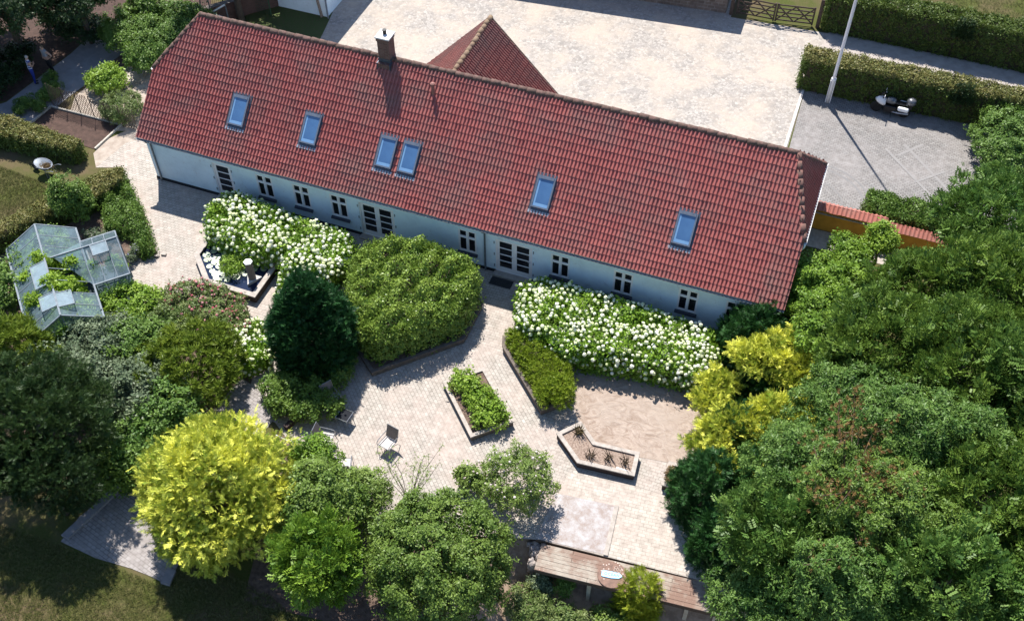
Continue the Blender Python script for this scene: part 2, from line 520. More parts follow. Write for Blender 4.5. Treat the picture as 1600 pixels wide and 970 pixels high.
def scatter(rng, P, D, S, kind, cvar=None):
    T = TPL[kind]; n = len(P); D = nrmz(D)
    if kind in ('scale', 'pinnate', 'fine'):
        D = nrmz(D+rng.normal(0, .48, D.shape))
    ref = nrmz(rng.normal(size=(n, 3))); A = nrmz(np.cross(D, ref)); B = np.cross(D, A)
    TT = np.stack(T)[rng.integers(0, len(T), n)]; k = TT.shape[1]
    V = P[:, None, :]+S[:, None, None]*(TT[:, :, 0, None]*A[:, None, :]+TT[:, :, 1, None]*B[:, None, :]+TT[:, :, 2, None]*D[:, None, :])
    F = np.arange(n*k).reshape(-1, 4)
    v = rng.random(n) if cvar is None else np.clip(cvar+rng.normal(0, .18, n), 0, 1)
    var = np.repeat(v, k//4)
    var = np.clip(var+rng.normal(0, .12, len(var)), 0, 1)
    return V.reshape(-1, 3), F, var


def fib(n, zmin=-1.0):
    i = np.arange(n)+.5; z = 1-(1-zmin)*i/n; a = i*2.399963; r_ = np.sqrt(np.maximum(0, 1-z*z))
    return np.stack([r_*np.cos(a), r_*np.sin(a), z], 1)


def ell_pts(rng, c, Rr, size, cov=2.4, ncl=40, rck=.30, zmin=-.45, irr=.14, up=.35, hang=0.0):
    """sprig points on clumps that cover an uneven ellipsoid"""
    c = np.array(c, float); Rr = np.array(Rr, float); mr = Rr.mean(); rc = mr*rck
    d = nrmz(fib(ncl, zmin)+rng.normal(0, .10, (ncl, 3)))
    ph = rng.random(6)*6.28
    wob = 1+irr*(np.sin(3*d[:, 0]+ph[0])+np.sin(3.5*d[:, 1]+ph[1])+np.sin(4*d[:, 2]+ph[2]))/1.7+rng.normal(0, irr*.45, ncl)
    cen = d*np.maximum(Rr-rc*.75, Rr*.35)*wob[:, None]
    A = 4*PI*((Rr[0]*Rr[1])**1.6+(Rr[0]*Rr[2])**1.6+(Rr[1]*Rr[2])**1.6)**(1/1.6)/3**(1/1.6)*(1-zmin)/2
    n = int(cov*A/(size*size*.55))
    live = np.flatnonzero(rng.random(ncl) > .16)
    ci = live[rng.integers(0, len(live), n)]; cr = rc*(.6+.8*rng.random(ncl))
    e = nrmz(rng.normal(size=(n, 3))+d[ci]*.9+np.array((0, 0, .35)))
    rad = cr[ci]*np.where(rng.random(n) < .25, rng.random(n), .82+.28*rng.random(n))
    P = c+cen[ci]+e*rad[:, None]*np.array((1, 1, .85))
    D = e*.7+d[ci]*.35+np.array((0, 0, up))+rng.normal(0, .35, (n, 3))
    if hang: D[:, 2] -= hang
    cv = np.clip(.5+rng.normal(0, .22, ncl), 0, 1)[ci]
    st = rng.random(n) < .07
    P[st] += nrmz(e[st]+d[ci][st]+np.array((0, 0, .5)))*(rng.random((int(st.sum()), 1))**2*min(.5, mr*.2)+.03)
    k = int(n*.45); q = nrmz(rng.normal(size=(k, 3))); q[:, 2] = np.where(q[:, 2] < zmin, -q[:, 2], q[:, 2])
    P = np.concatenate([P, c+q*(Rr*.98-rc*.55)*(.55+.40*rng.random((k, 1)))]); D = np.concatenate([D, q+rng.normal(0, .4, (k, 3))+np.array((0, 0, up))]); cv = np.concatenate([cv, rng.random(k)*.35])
    return P, D, cv


def cone_pts(rng, base, H, Rb, size, cov=2.6, ncl=70, rc=.5, pw=.8, zb=.05):
    b = np.array(base, float); i = np.arange(ncl)+.5
    t = zb+(1-zb)*(1-np.sqrt(1-i/ncl*.9992)); a = i*2.399963+rng.normal(0, .2, ncl)
    r_ = Rb*np.minimum(1.0, (1-t)*1.9)**pw*np.minimum(1, .72+t*2.2)
    d = np.stack([np.cos(a), np.sin(a), np.full(ncl, .45)], 1); d = nrmz(d)
    cr = np.minimum(rc, .25+r_*.6)
    cen = np.stack([np.cos(a)*(r_-cr*.6), np.sin(a)*(r_-cr*.6), t*H-cr*.4], 1)*(1+rng.normal(0, .03, (ncl, 1)))
    A = 2*PI*Rb*H*.62+PI*Rb*Rb*.5
    n = int(cov*A/(size*size*.55)); ci = rng.integers(0, ncl, n)
    e = nrmz(rng.normal(size=(n, 3))+d[ci]*.9)
    P = b+cen[ci]+e*(cr[ci]*(.6+.5*rng.random(n)))[:, None]*np.array((1, 1, 1.25)); P[:, 2] = np.maximum(P[:, 2], b[2]+.02)
    D = e*.5+d[ci]*.4+np.array((0, 0, .9))+rng.normal(0, .25, (n, 3))
    k = int(n*.4); t2 = rng.random(k)**1.3*.9; a2 = rng.random(k)*6.28; r2 = Rb*np.minimum(1.0, (1-t2)*1.9)**pw*(.35+.45*rng.random(k))
    Q = b+np.stack([np.cos(a2)*r2, np.sin(a2)*r2, t2*H+.05], 1)
    P = np.concatenate([P, Q]); D = np.concatenate([D, np.stack([np.cos(a2), np.sin(a2), np.full(k, .5)], 1)+rng.normal(0, .3, (k, 3))])
    return P, D, np.concatenate([np.clip(.5+rng.normal(0, .2, ncl), 0, 1)[ci], rng.random(k)*.4])


def inpoly(poly, x, y):
    ins = np.zeros(len(x), bool); n = len(poly); j = n-1
    for i in range(n):
        xi, yi = poly[i]; xj, yj = poly[j]
        cnd = ((yi > y) != (yj > y)) & (x < (xj-xi)*(y-yi)/((yj-yi)+1e-12)+xi)
        ins ^= cnd; j = i
    return ins


def edgedist(poly, x, y):
    best = np.full(len(x), 1e9); n = len(poly)
    for i in range(n):
        a = np.array(poly[i]); b = np.array(poly[(i+1) % n]); d = b-a; L2 = d@d
        t = np.clip(((x-a[0])*d[0]+(y-a[1])*d[1])/L2, 0, 1)
        best = np.minimum(best, np.hypot(x-a[0]-t*d[0], y-a[1]-t*d[1]))
    return best


def _bumps(rng, amp, wl):
    k = 14; ang = rng.random(k)*6.28; f = 2*PI/(wl*(.6+rng.random(k)*1.2)); ph = rng.random(k)*6.28
    kx, ky = np.cos(ang)*f, np.sin(ang)*f

    def fn(x, y): return amp*np.sin(np.outer(x, kx)+np.outer(y, ky)+ph).sum(1)/math.sqrt(k/2)/1.3
    return fn


def poly_pts(rng, poly, z0, z1, size, cov=2.4, rnd=.35, amp=.10, wl=1.1, side_cov=None, up=.7, soft=0.0):
    """sprig points over the top and the sides of a clipped bush with footprint poly"""
    poly = [tuple(map(float, q[:2])) for q in poly]
    xs = [q[0] for q in poly]; ys = [q[1] for q in poly]
    n = len(poly); area = abs(sum(poly[i][0]*poly[(i+1) % n][1]-poly[(i+1) % n][0]*poly[i][1] for i in range(n)))/2
    fn = _bumps(rng, amp, wl)
    nt_ = int(cov*area/(size*size*.55)*1.15)
    bb = (max(xs)-min(xs))*(max(ys)-min(ys))
    m = int(nt_*bb/area*1.1)+10
    x = rng.uniform(min(xs), max(xs), m); y = rng.uniform(min(ys), max(ys), m)
    k = inpoly(poly, x, y); x, y = x[k], y[k]
    ed = edgedist(poly, x, y)
    drop = np.where(ed < rnd, rnd-np.sqrt(np.maximum(0, rnd**2-(rnd-ed)**2)), 0)*min(1, (z1-z0)/rnd)
    b = fn(x, y)
    z = z1+b-drop-np.where(rng.random(len(x)) < .25, rng.random(len(x))*.3*(z1-z0), rng.random(len(x))*size*.5)
    h = .05
    gx = (fn(x+h, y)-fn(x-h, y))/(2*h); gy = (fn(x, y+h)-fn(x, y-h))/(2*h)
    D = np.stack([-gx*1.2, -gy*1.2, np.full(len(x), up)], 1)+rng.normal(0, .38, (len(x), 3))
    P = np.stack([x, y, np.maximum(z, z0+.05)], 1)
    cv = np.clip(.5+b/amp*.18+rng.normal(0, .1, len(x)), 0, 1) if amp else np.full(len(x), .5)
    PP, DD, CC = [P], [D], [cv]
    sgn = 1 if sum(poly[i][0]*poly[(i+1) % n][1]-poly[(i+1) % n][0]*poly[i][1] for i in range(n)) > 0 else -1
    for i in range(n):
        a = np.array(poly[i]); c = np.array(poly[(i+1) % n]); d = c-a; L = np.hypot(*d)
        nn = np.array((d[1], -d[0]))/L*sgn
        q = int((side_cov or cov)*L*(z1-z0)/(size*size*.55)*1.05)+1
        t = rng.random(q); zz = z0+(z1-z0)*(1-rng.random(q)**1.15)
        off = rng.normal(0, amp*.55+.03, q)-.05-np.maximum(0, zz-(z1-rnd))*.5
        P2 = np.stack([a[0]+d[0]*t+nn[0]*off, a[1]+d[1]*t+nn[1]*off, zz-.04], 1)
        D2 = np.tile(np.array((nn[0], nn[1], .45)), (q, 1))+rng.normal(0, .4, (q, 3))
        PP.append(P2); DD.append(D2); CC.append(np.full(q, .45))
    return np.concatenate(PP), np.concatenate(DD), np.concatenate(CC)


def shrinkpoly(poly, d):
    c = np.mean(np.array(poly), 0); out = []
    for q in poly:
        v = np.array(q)-c; L = np.hypot(*v); out.append(tuple(c+v*max(.2, (L-d)/L)))
    return out


def leaf_mesh(name, rng, parts, size, kind, mat, jit=.35):
    P = np.concatenate([q[0] for q in parts]); D = np.concatenate([q[1] for q in parts]); cv = np.concatenate([q[2] for q in parts])
    S = size*(1+rng.uniform(-jit, jit, len(P)))
    V, F, var = scatter(rng, P, D, S, kind, cv)
    return np_mesh(name, V, F, mat, var)


SEED = [11]


def rngn():
    SEED[0] += 7; return np.random.default_rng(SEED[0])


def trunk_mb(base, tips, r0, seed):
    rd = random.Random(seed); mb = MB(); b = np.array(base, float)
    top = np.mean(np.array(tips), 0); fork = b+(top-b)*.45
    pts = [b+(fork-b)*t+np.array((rd.uniform(-.06, .06), rd.uniform(-.06, .06), 0))*(0 < t < 1) for t in (0, .33, .66, 1)]
    mb.tube(pts, [r0*1.25, r0, r0*.9, r0*.8], 8)
    for tp in tips:
        tp = np.array(tp, float); m1 = fork+(tp-fork)*.5+np.array((rd.uniform(-.2, .2), rd.uniform(-.2, .2), rd.uniform(.0, .3)))
        mb.tube([fork-(fork-b)*.05, fork+(m1-fork)*.5, m1, tp], [r0*.6, r0*.45, r0*.32, r0*.1], 6)
    return mb


def tree(name, label, cat, px, py, wpx, hpx, zc, mat, kind, size, group=None, lobes=1, cov=2.2, ncl=44, rck=.28, irr=.14, base=None, up=.35, hang=0, zmin=-.45, gz=0.0, rc=None):
    """a tree whose crown centre stands at height zc; px sizes give the crown's real size at that distance"""
    c = G(px, py, zc); m = ppm(c); r_ = wpx/2/m
    dl = math.asin(min(1, (CAM[2]-zc)/np.linalg.norm(c-CAM)))
    q = (hpx/2/m)**2-(r_*math.sin(dl))**2
    rz = math.sqrt(max(q, (.45*r_)**2))/math.cos(dl)
    rz = min(rz, zc*.95-gz)
    ry = r_ if q > 0 else max(.5*r_, math.sqrt(max((hpx/2/m)**2-(rz*math.cos(dl))**2, .01))/math.sin(dl))
    rng = rngn()
    mr = (r_+ry+rz)/3; rca = rc if rc else .36; rck = min(.4, rca/mr); ncl = int(min(700, 3.6*mr*mr/(rca*rca)))+8; size *= .82; irr = irr*1.15
    t = empty(name, (c[0], c[1], gz), label, cat, group)
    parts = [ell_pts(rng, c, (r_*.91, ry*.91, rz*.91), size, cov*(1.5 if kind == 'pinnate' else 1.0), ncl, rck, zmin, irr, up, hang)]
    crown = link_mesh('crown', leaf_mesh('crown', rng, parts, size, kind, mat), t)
    tips = [c+np.array((math.cos(a)*r_*.5, math.sin(a)*ry*.5, rz*.35)) for a in (0, 1.3, 2.5, 3.8, 5.1)]+[c+np.array((0, 0, rz*.6))]
    trunk_mb((c[0], c[1], gz-.1), tips, max(.05, .05*r_+.03), int(px)).build('trunk', MT['bark'], t, smooth=True)
    return t


def bush(name, label, cat, px, py, wpx, hpx, zc, mat, kind, size, group=None, cov=2.4, ncl=26, rck=.34, irr=.12, up=.4, zmin=-.3, gz=0.0, flowers=None):
    c = G(px, py, zc); m = ppm(c); r_ = wpx/2/m
    dl = math.asin((CAM[2]-zc)/np.linalg.norm(c-CAM))
    rz = max(.25, (zc-gz)*1.0)
    ry = math.sqrt(max((hpx/2/m)**2-(rz*.9*math.cos(dl))**2, (.45*hpx/2/m)**2))/math.sin(dl)
    rng = rngn()
    mr = (r_+ry+rz)/3; rck = min(.42, .26/mr); ncl = int(min(200, 3.0*mr*mr/(.26*.26)))+6
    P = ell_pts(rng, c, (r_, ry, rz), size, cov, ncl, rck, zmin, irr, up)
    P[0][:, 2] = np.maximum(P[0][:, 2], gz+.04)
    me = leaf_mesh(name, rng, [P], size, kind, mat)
    if flowers is None:
        me.transform(Matrix.Translation((-c[0], -c[1], -gz)))
        o = link_mesh(name, me); o.location = (c[0], c[1], gz)
        return tag(o, label, cat, group)
    t = empty(name, (c[0], c[1], gz), label, cat, group)
    link_mesh('foliage', me, t)
    fm, fn_, fs = flowers
    k = rng.choice(len(P[0]), fn_, replace=False); keep = P[0][k]
    D = P[1][k]; pos = keep+nrmz(D)*size*.5
    V, F, var = scatter(rng, pos, D, fs*rng.uniform(.7, 1.2, fn_), 'petal')
    fo = link_mesh('flowers', np_mesh('flowers', V, F, fm, var), t); fo['kind'] = 'stuff'
    return t


def clipped(name, label, cat, poly, z0, z1, mat, kind, size, group=None, topmat=None, cov=2.4, rnd=.25, amp=.08, wl=1.0, flowers=None, core=.28, side_cov=None, partname='foliage', up=.7):
    """a clipped hedge or bed of one plant with the given footprint"""
    rng = rngn(); poly = [tuple(map(float, q[:2])) for q in poly]
    c = np.mean(np.array(poly), 0)
    t = empty(name, (c[0], c[1], z0), label, cat, group)
    P, D, cv = poly_pts(rng, poly, z0, z1, size, cov, rnd, amp, wl, side_cov, up)
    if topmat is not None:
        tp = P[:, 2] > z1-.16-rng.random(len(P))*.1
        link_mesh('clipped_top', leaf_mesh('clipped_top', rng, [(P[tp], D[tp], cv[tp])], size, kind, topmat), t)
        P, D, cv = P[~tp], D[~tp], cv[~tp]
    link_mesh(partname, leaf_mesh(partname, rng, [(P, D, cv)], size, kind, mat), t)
    if core:
        MB().prism(shrinkpoly(poly, core), z0-.05, z1-core*1.1).build('stems', MT['hedgewood'], t)
    if flowers:
        fm, fn_, fs, zmn = flowers
        Pf, Df, _ = poly_pts(rng, poly, z0+(z1-z0)*zmn, z1, .2, 3, rnd, amp, wl, .8)
        k = []; cells = {}
        for i_ in rng.permutation(len(Pf)):
            p_ = Pf[i_]; key = tuple(np.floor(p_/(fs*1.25)).astype(int))
            if any(np.sum((p_-q_)**2) < (fs*1.05)**2 for a_ in (-1, 0, 1) for b_ in (-1, 0, 1) for c_ in (-1, 0, 1) for q_ in cells.get((key[0]+a_, key[1]+b_, key[2]+c_), ())): continue
            cells.setdefault(key, []).append(p_); k.append(i_)
            if len(k) >= fn_: break
        k = np.array(k)
        # uneven cover: some patches carry fewer heads
        f2 = _bumps(rng, 1.0, 2.0)(Pf[k, 0], Pf[k, 1]); k = k[f2 > -1.0+.5*rng.normal(size=len(k))]
        pos = Pf[k]+nrmz(Df[k])*.13+np.array((0, 0, .08)); Dd = Df[k]
        V, F, var = scatter(rng, pos, Dd, fs*rng.uniform(.65, 1.2, len(k)), 'petal')
        fo = link_mesh('flower_heads', np_mesh('flower_heads', V, F, fm, var), t); fo['kind'] = 'stuff'
    return t


# ================================================================== SETTING
def sheet(name, poly, z, mat, holes=None):
    me = bpy.data.meshes.new(name); poly = [tuple(map(float, q[:2])) for q in poly]
    n = len(poly)
    if sum(poly[i][0]*poly[(i+1) % n][1]-poly[(i+1) % n][0]*poly[i][1] for i in range(n)) < 0: poly = poly[::-1]
    me.from_pydata([(x, y, z) for x, y in poly], [], [tuple(range(len(poly)))]); me.update()
    me.materials.append(mat); o = link_mesh(name, me); o['kind'] = 'structure'
    return o


def GP(*pts, z=0.0): return [tuple(G(a, b, z)[:2]) for a, b in pts]


def make_ground():
    m, n, b, o = newmat('dry_lawn_and_earth'); b.inputs['Roughness'].default_value = .95; b.inputs['Specular IOR Level'].default_value = .1
    v = objco(n)
    g = mixc(n, ramp(n, noise(n, 14, 5, .7, v), .35, .65), (.050, .072, .014), (.090, .088, .030))
    d = mixc(n, ramp(n, noise(n, 30, 4, .7, v), .35, .65), (.145, .108, .062), (.095, .072, .042))
    c = mixc(n, ramp(n, noise(n, .33, 6, .62, v), .43, .60), g, d)
    n.links.new(c, b.inputs['Base Color']); bump(n, b, noise(n, 35, 5, .7, v), .7, .03)
    return m


def hgt(x, y):
    sx = np.clip((x-21.3)/2.5, 0, 1); sy = np.clip((-15.6-y)/1.4, 0, 1)
    return -1.6*(sx*sx*(3-2*sx))*(sy*sy*(3-2*sy))


gx = np.concatenate([[-400, -150, -60], np.arange(-30, 60.1, .75), [100, 200, 420]])
gy = np.concatenate([[-400, -150, -60], np.arange(-32, 34.1, .75), [70, 200, 420]])
X, Y = np.meshgrid(gx, gy); Z = hgt(X, Y)
nx, ny = len(gx), len(gy)
idx = np.arange(nx*ny).reshape(ny, nx)
Fq = np.stack([idx[:-1, :-1].ravel(), idx[:-1, 1:].ravel(), idx[1:, 1:].ravel(), idx[1:, :-1].ravel()], 1)
gme = np_mesh('ground', np.stack([X.ravel(), Y.ravel(), Z.ravel()], 1), Fq, make_ground(), smooth=True)
link_mesh('ground', gme)['kind'] = 'structure'


mx = (gx >= 21.7) & (gx <= 32); my = (gy >= -24) & (gy <= -15.2)
Xs, Ys = np.meshgrid(gx[mx], gy[my]); ns, ms = Xs.shape; ix = np.arange(ns*ms).reshape(ns, ms)
link_mesh('slope_earth', np_mesh('slope_earth', np.stack([Xs.ravel(), Ys.ravel(), hgt(Xs, Ys).ravel()+.003], 1), np.stack([ix[:-1, :-1].ravel(), ix[:-1, 1:].ravel(), ix[1:, 1:].ravel(), ix[1:, :-1].ravel()], 1),
          pm('sandy_slope_earth', (.36, .27, .20), (.20, .14, .10), 3, .95, .8, 25), smooth=True))['kind'] = 'structure'


def make_cobble():
    m, n, b, o = newmat('pale_cobbles_and_grit'); b.inputs['Roughness'].default_value = .9; b.inputs['Specular IOR Level'].default_value = .25
    v = objco(n)
    vo = n.nodes.new('ShaderNodeTexVoronoi'); vo.inputs['Scale'].default_value = 6.5; n.links.new(v, vo.inputs['Vector'])
    v2 = n.nodes.new('ShaderNodeTexVoronoi'); v2.feature = 'DISTANCE_TO_EDGE'; v2.inputs['Scale'].default_value = 6.5; n.links.new(v, v2.inputs['Vector'])
    s = n.nodes.new('ShaderNodeSeparateColor'); n.links.new(vo.outputs['Color'], s.inputs[0])
    st = mixc(n, s.outputs[0], (.25, .228, .208), (.41, .375, .34))
    c = mixc(n, ramp(n, v2.outputs['Distance'], .0, .06), (.22, .195, .175), st)
    c = mixc(n, ramp(n, noise(n, .45, 6, .68, v), .42, .66), c, (.42, .355, .295))
    c = mixc(n, ramp(n, noise(n, 1.3, 6, .72, v), .56, .80), c, (.33, .295, .275))
    c = mixc(n, ramp(n, noise(n, 26, 4, .75, v), .58, .78), c, (.20, .17, .155))
    n.links.new(c, b.inputs['Base Color']); bump(n, b, v2.outputs['Distance'], .45, .04)
    return m


sheet('courtyard', [(-.2, 3.2), (28.1, 3.2), (28.0, 14.0), (28.1, 16.0), (60, 16.0), (60, 18.9), (28.3, 18.95), (22.9, 18.6), (22.6, 24), (-2.5, 24), (-1.2, 9.0), (-1.2, 6.2)], .004, make_cobble())
sheet('lane', [(28.1, 14.6), (60, 14.4), (60, 19.5), (28.3, 19.5)], .008,
      pm('worn_grey_lane', (.40, .355, .325), (.30, .265, .24), 2.2, .95, .5, 40))
PARK = brickmat('grey_block_paving', (.30, .285, .275), (.235, .225, .22), (.10, .095, .09), .21, .105, rot=0, mort=.013, stain=(.29, .27, .26), stain_scale=.5)
sheet('parking_paving', [(28.25, 4.2), (37.5, 4.2), (40.5, 9), (44, 13.9), (28.0, 13.9)], .012, PARK)
PALE = pm('pale_paving_blocks', (.245, .232, .224), (.215, .203, .198), 4, .9, .3)
for k_, (a_, b_) in enumerate((((33.4, 10.9), (36.6, 7.3)), ((33.2, 9.9), (34.3, 11.2)), ((34.2, 8.2), (35.5, 9.5)), ((35.6, 6.8), (36.9, 8.1)), ((32.6, 10.2), (35.9, 6.6)))):
    a_ = np.array(a_); b_ = np.array(b_); d_ = (b_-a_)/np.linalg.norm(b_-a_); e_ = np.array((-d_[1], d_[0]))*.07
    sheet('pale_paving_strip', [a_+e_, b_+e_, b_-e_, a_-e_], .016+.0025*k_, PALE)
# ring of pavers round the corner of the house
for r0_, r1_, zz in ((2.3, 2.42, .0165), (2.62, 2.72, .0165), (1.3, 1.38, .0165)):
    o_ = [(29.9+r1_*math.cos(a), 5.3+r1_*math.sin(a)) for a in np.linspace(-.5, 1.45, 20)]; i_ = [(29.9+r0_*math.cos(a), 5.3+r0_*math.sin(a)) for a in np.linspace(1.45, -.5, 20)]
    sheet('paving_arc', o_+i_, zz, pm('dark_paving_arc', (.205, .195, .19), (.175, .168, .165), 5, .9))
kb = MB(); kb.box(27.86, 28.0, 4.6, 13.6, 0, .055); kb.build('parking_kerb', pm('pale_kerb', (.56, .52, .49), (.46, .42, .39), 5, .85))['kind'] = 'structure'

PAVE = dict(mort=.010, stain=(.47, .39, .345), stain_scale=.6)
C1, C2, CM = (.47, .43, .385), (.405, .37, .33), (.20, .18, .16)
sheet('garden_paving', GP((150, 262), (196, 222), (226, 214), (247, 270), (700, 390), (1190, 500), (1160, 640), (1105, 720), (1092, 906), (843, 843), (800, 840), (600, 830), (480, 730), (430, 660), (380, 640), (395, 590), (330, 500), (190, 450), (196, 395), (236, 400), (228, 345), (190, 262)), .010,
      brickmat('concrete_paving', C1, C2, CM, .21, .14, rot=0, **PAVE))
sheet('terrace_paving', [(13.2, -10.2), (15.05, -11.65), (18.1, -8.5), (18.9, -8.3), (22.7, -11.4), (23.2, -12.9), (22.5, -15.2), (19, -17), (14.5, -15.6), (12.7, -12.8)], .0145,
      brickmat('diagonal_paving', C1, C2, CM, .21, .14, rot=R(45), **PAVE))
sheet('lower_paving', [(23.9, -12.9), (27.6, -12.6), (29.9, -12.4), (29.8, -15.45), (23.9, -15.95)], .0145,
      brickmat('lower_paving', (.52, .475, .42), (.46, .415, .365), (.31, .275, .24), .28, .14, rot=R(-5.4), **PAVE))
sheet('garden_path', GP((378, 590), (442, 640), (330, 770), (292, 850), (265, 915), (235, 900), (205, 888), (150, 872), (95, 846), (125, 806), (178, 768), (215, 740), (300, 680)), .020,
      brickmat('path_paving', (.375, .35, .345), (.31, .29, .285), (.14, .125, .12), .21, .14, rot=R(14), mort=.012, stain=(.33, .30, .29), stain_scale=.6))
sm = MB(); q_ = GP((97, 838), (190, 752), (200, 757), (108, 843)); sm.prism(q_, .0, .13)
q_ = GP((252, 912), (262, 890), (276, 893), (266, 916)); sm.prism(q_, .0, .13)
sm.build('path_step', pm('step_kerb', (.24, .23, .235), (.19, .18, .19), 4, .85, .3))['kind'] = 'structure'
sheet('front_path', GP((-60, 180), (10, 160), (110, 85), (135, 62), (205, 66), (190, 92), (110, 150), (60, 190), (-20, 240)), .010,
      pm('concrete_slab_path', (.30, .29, .30), (.24, .23, .24), 2, .9, .3))
sheet('side_path', GP((100, 205), (118, 150), (190, 95), (225, 90), (247, 112), (236, 150), (226, 216), (196, 224), (180, 238), (150, 262), (146, 240), (168, 218), (196, 205)), .012,
      pm('sandy_path', (.40, .34, .29), (.28, .225, .185), 2.5, .95, .5))
sheet('side_slabs', GP((196, 118), (214, 99), (238, 104), (203, 134)), .016, pm('pale_slab', (.43, .39, .34), (.36, .32, .28), 3, .9, .3))
sheet('herb_bed', GP((170, 100), (190, 86), (214, 90), (193, 110)), .018, MT['soil'])


def make_raked():
    m, n, b, o = newmat('raked_earth'); b.inputs['Roughness'].default_value = .95; b.inputs['Specular IOR Level'].default_value = .1
    v = objco(n); t = noise(n, 1.7, 7, .74, objco(n, .3, (.9, 1.4, 1)), 2.2)
    c = mixc(n, ramp(n, t, .38, .60), (.255, .19, .15), (.40, .325, .275))
    c = mixc(n, ramp(n, noise(n, .6, 5, .6, v), .4, .7), c, (.36, .295, .25))
    n.links.new(c, b.inputs['Base Color']); bump(n, b, t, .8, .08)
    return m


sheet('raked_earth', [(22.55, -8.5), (24, -8.0), (28.6, -7.6), (28.9, -10.4), (28.1, -11.05), (26.3, -11.32), (24.6, -11.35), (23.7, -10.75), (22.9, -9.7)], .0185, make_raked())


def make_gravel():
    m, n, b, o = newmat('white_gravel'); b.inputs['Roughness'].default_value = .9
    v = objco(n); c = mixc(n, ramp(n, noise(n, 2.2, 6, .75, v), .38, .62), (.43, .415, .42), (.29, .235, .21))
    c = mixc(n, ramp(n, noise(n, 40, 3, .7, v), .55, .72), c, (.24, .17, .15))
    n.links.new(c, b.inputs['Base Color']); bump(n, b, noise(n, 50, 3, .6, v), .6, .03)
    return m


sheet('gravel_square', [(23.75, -13.95), (26.0, -13.68), (26.2, -15.72), (23.7, -15.98)], .0225, make_gravel())
ke = MB(); ke.beam((26.05, -13.66, .03), (26.27, -15.75, .03), .16, .06); ke.build('gravel_kerb', MT['kerb'])['kind'] = 'structure'
sheet('vegetable_bed', [(-7.95, -1.55), (-3.8, -1.5), (-3.92, -3.5), (-8.1, -3.3)], .022, MT['soil_dark'])
eb = MB(); eb.beam((-7.98, -1.5, .05), (-3.78, -1.46, .05), .09, .12); eb.beam((-3.75, -1.46, .05), (-3.9, -3.5, .05), .09, .12); eb.beam((-8.0, -1.5, .05), (-8.15, -3.3, .05), .09, .12)
tag(eb.build('bed_edging', MT['wood_pale']), 'pale plank edging around the dark dug vegetable bed', 'edging')
sheet('planting_soil', GP((0, 400), (150, 330), (215, 400), (240, 402), (260, 440), (400, 500), (400, 640), (300, 700), (180, 770), (-100, 700), (-100, 450)), .003, MT['soil'])
sheet('shrub_soil', GP((440, 660), (700, 780), (800, 828), (740, 850), (640, 1000), (380, 940), (420, 780)), .0035, MT['soil'])
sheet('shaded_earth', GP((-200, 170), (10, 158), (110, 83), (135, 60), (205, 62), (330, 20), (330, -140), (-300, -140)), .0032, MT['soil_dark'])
sheet('hedge_strip_soil', GP((142, 330), (170, 280), (222, 322), (248, 404), (205, 398), (150, 390)), .014, MT['soil'])

def make_grass():
    rng = np.random.default_rng(77); PP = []
    for poly, n in ((GP((-40, 245), (60, 282), (100, 290), (60, 335), (-40, 375)), 5000), (GP((-60, 800), (95, 852), (180, 885), (262, 920), (290, 860), (420, 930), (520, 1010), (-60, 1010)), 15000), (GP((1300, -30), (1640, -30), (1640, 50), (1480, 32), (1310, 6)), 6000)):
        xs = [q[0] for q in poly]; ys = [q[1] for q in poly]
        x = rng.uniform(min(xs), max(xs), n*3); y = rng.uniform(min(ys), max(ys), n*3); k = np.flatnonzero(inpoly(poly, x, y))[:n]
        PP.append(np.stack([x[k], y[k], np.full(len(k), .0)], 1))
    P = np.concatenate(PP); m = len(P)
    V, F, va = scatter(rng, P, np.tile((0, 0, 1.0), (m, 1)), rng.uniform(.05, .12, m), 'tuft')
    o = link_mesh('grass', np_mesh('grass', V, F, leafmat('grass_blades', (.06, .085, .016), (.17, .155, .06), trans=.2), va))
    tag(o, 'short dry grass tufts growing on the lawns', 'grass', kind='stuff')


make_grass()

# ================================================================== HOUSE
W_, HE, HR, L_ = 4.529, 2.763, 6.86, 29.96
HHR, DR_, OY, OX, HHL, DL_, ZB = 4.603, 1.12, .326, .165, 4.93, 1.703, 3.882
YB = W_-1.284
YW = -W_+OY          # front wall face
S2 = (HR-ZB)/YB


def zroof(y):
    y = abs(y)
    return HR-S2*y if y <= YB else ZB-(ZB-HE)*(y-YB)/(W_-YB)


house = empty('long_house', (L_/2, 0, 0), 'long white farmhouse under a red tiled half-hipped roof', 'house')

TW = L_/187


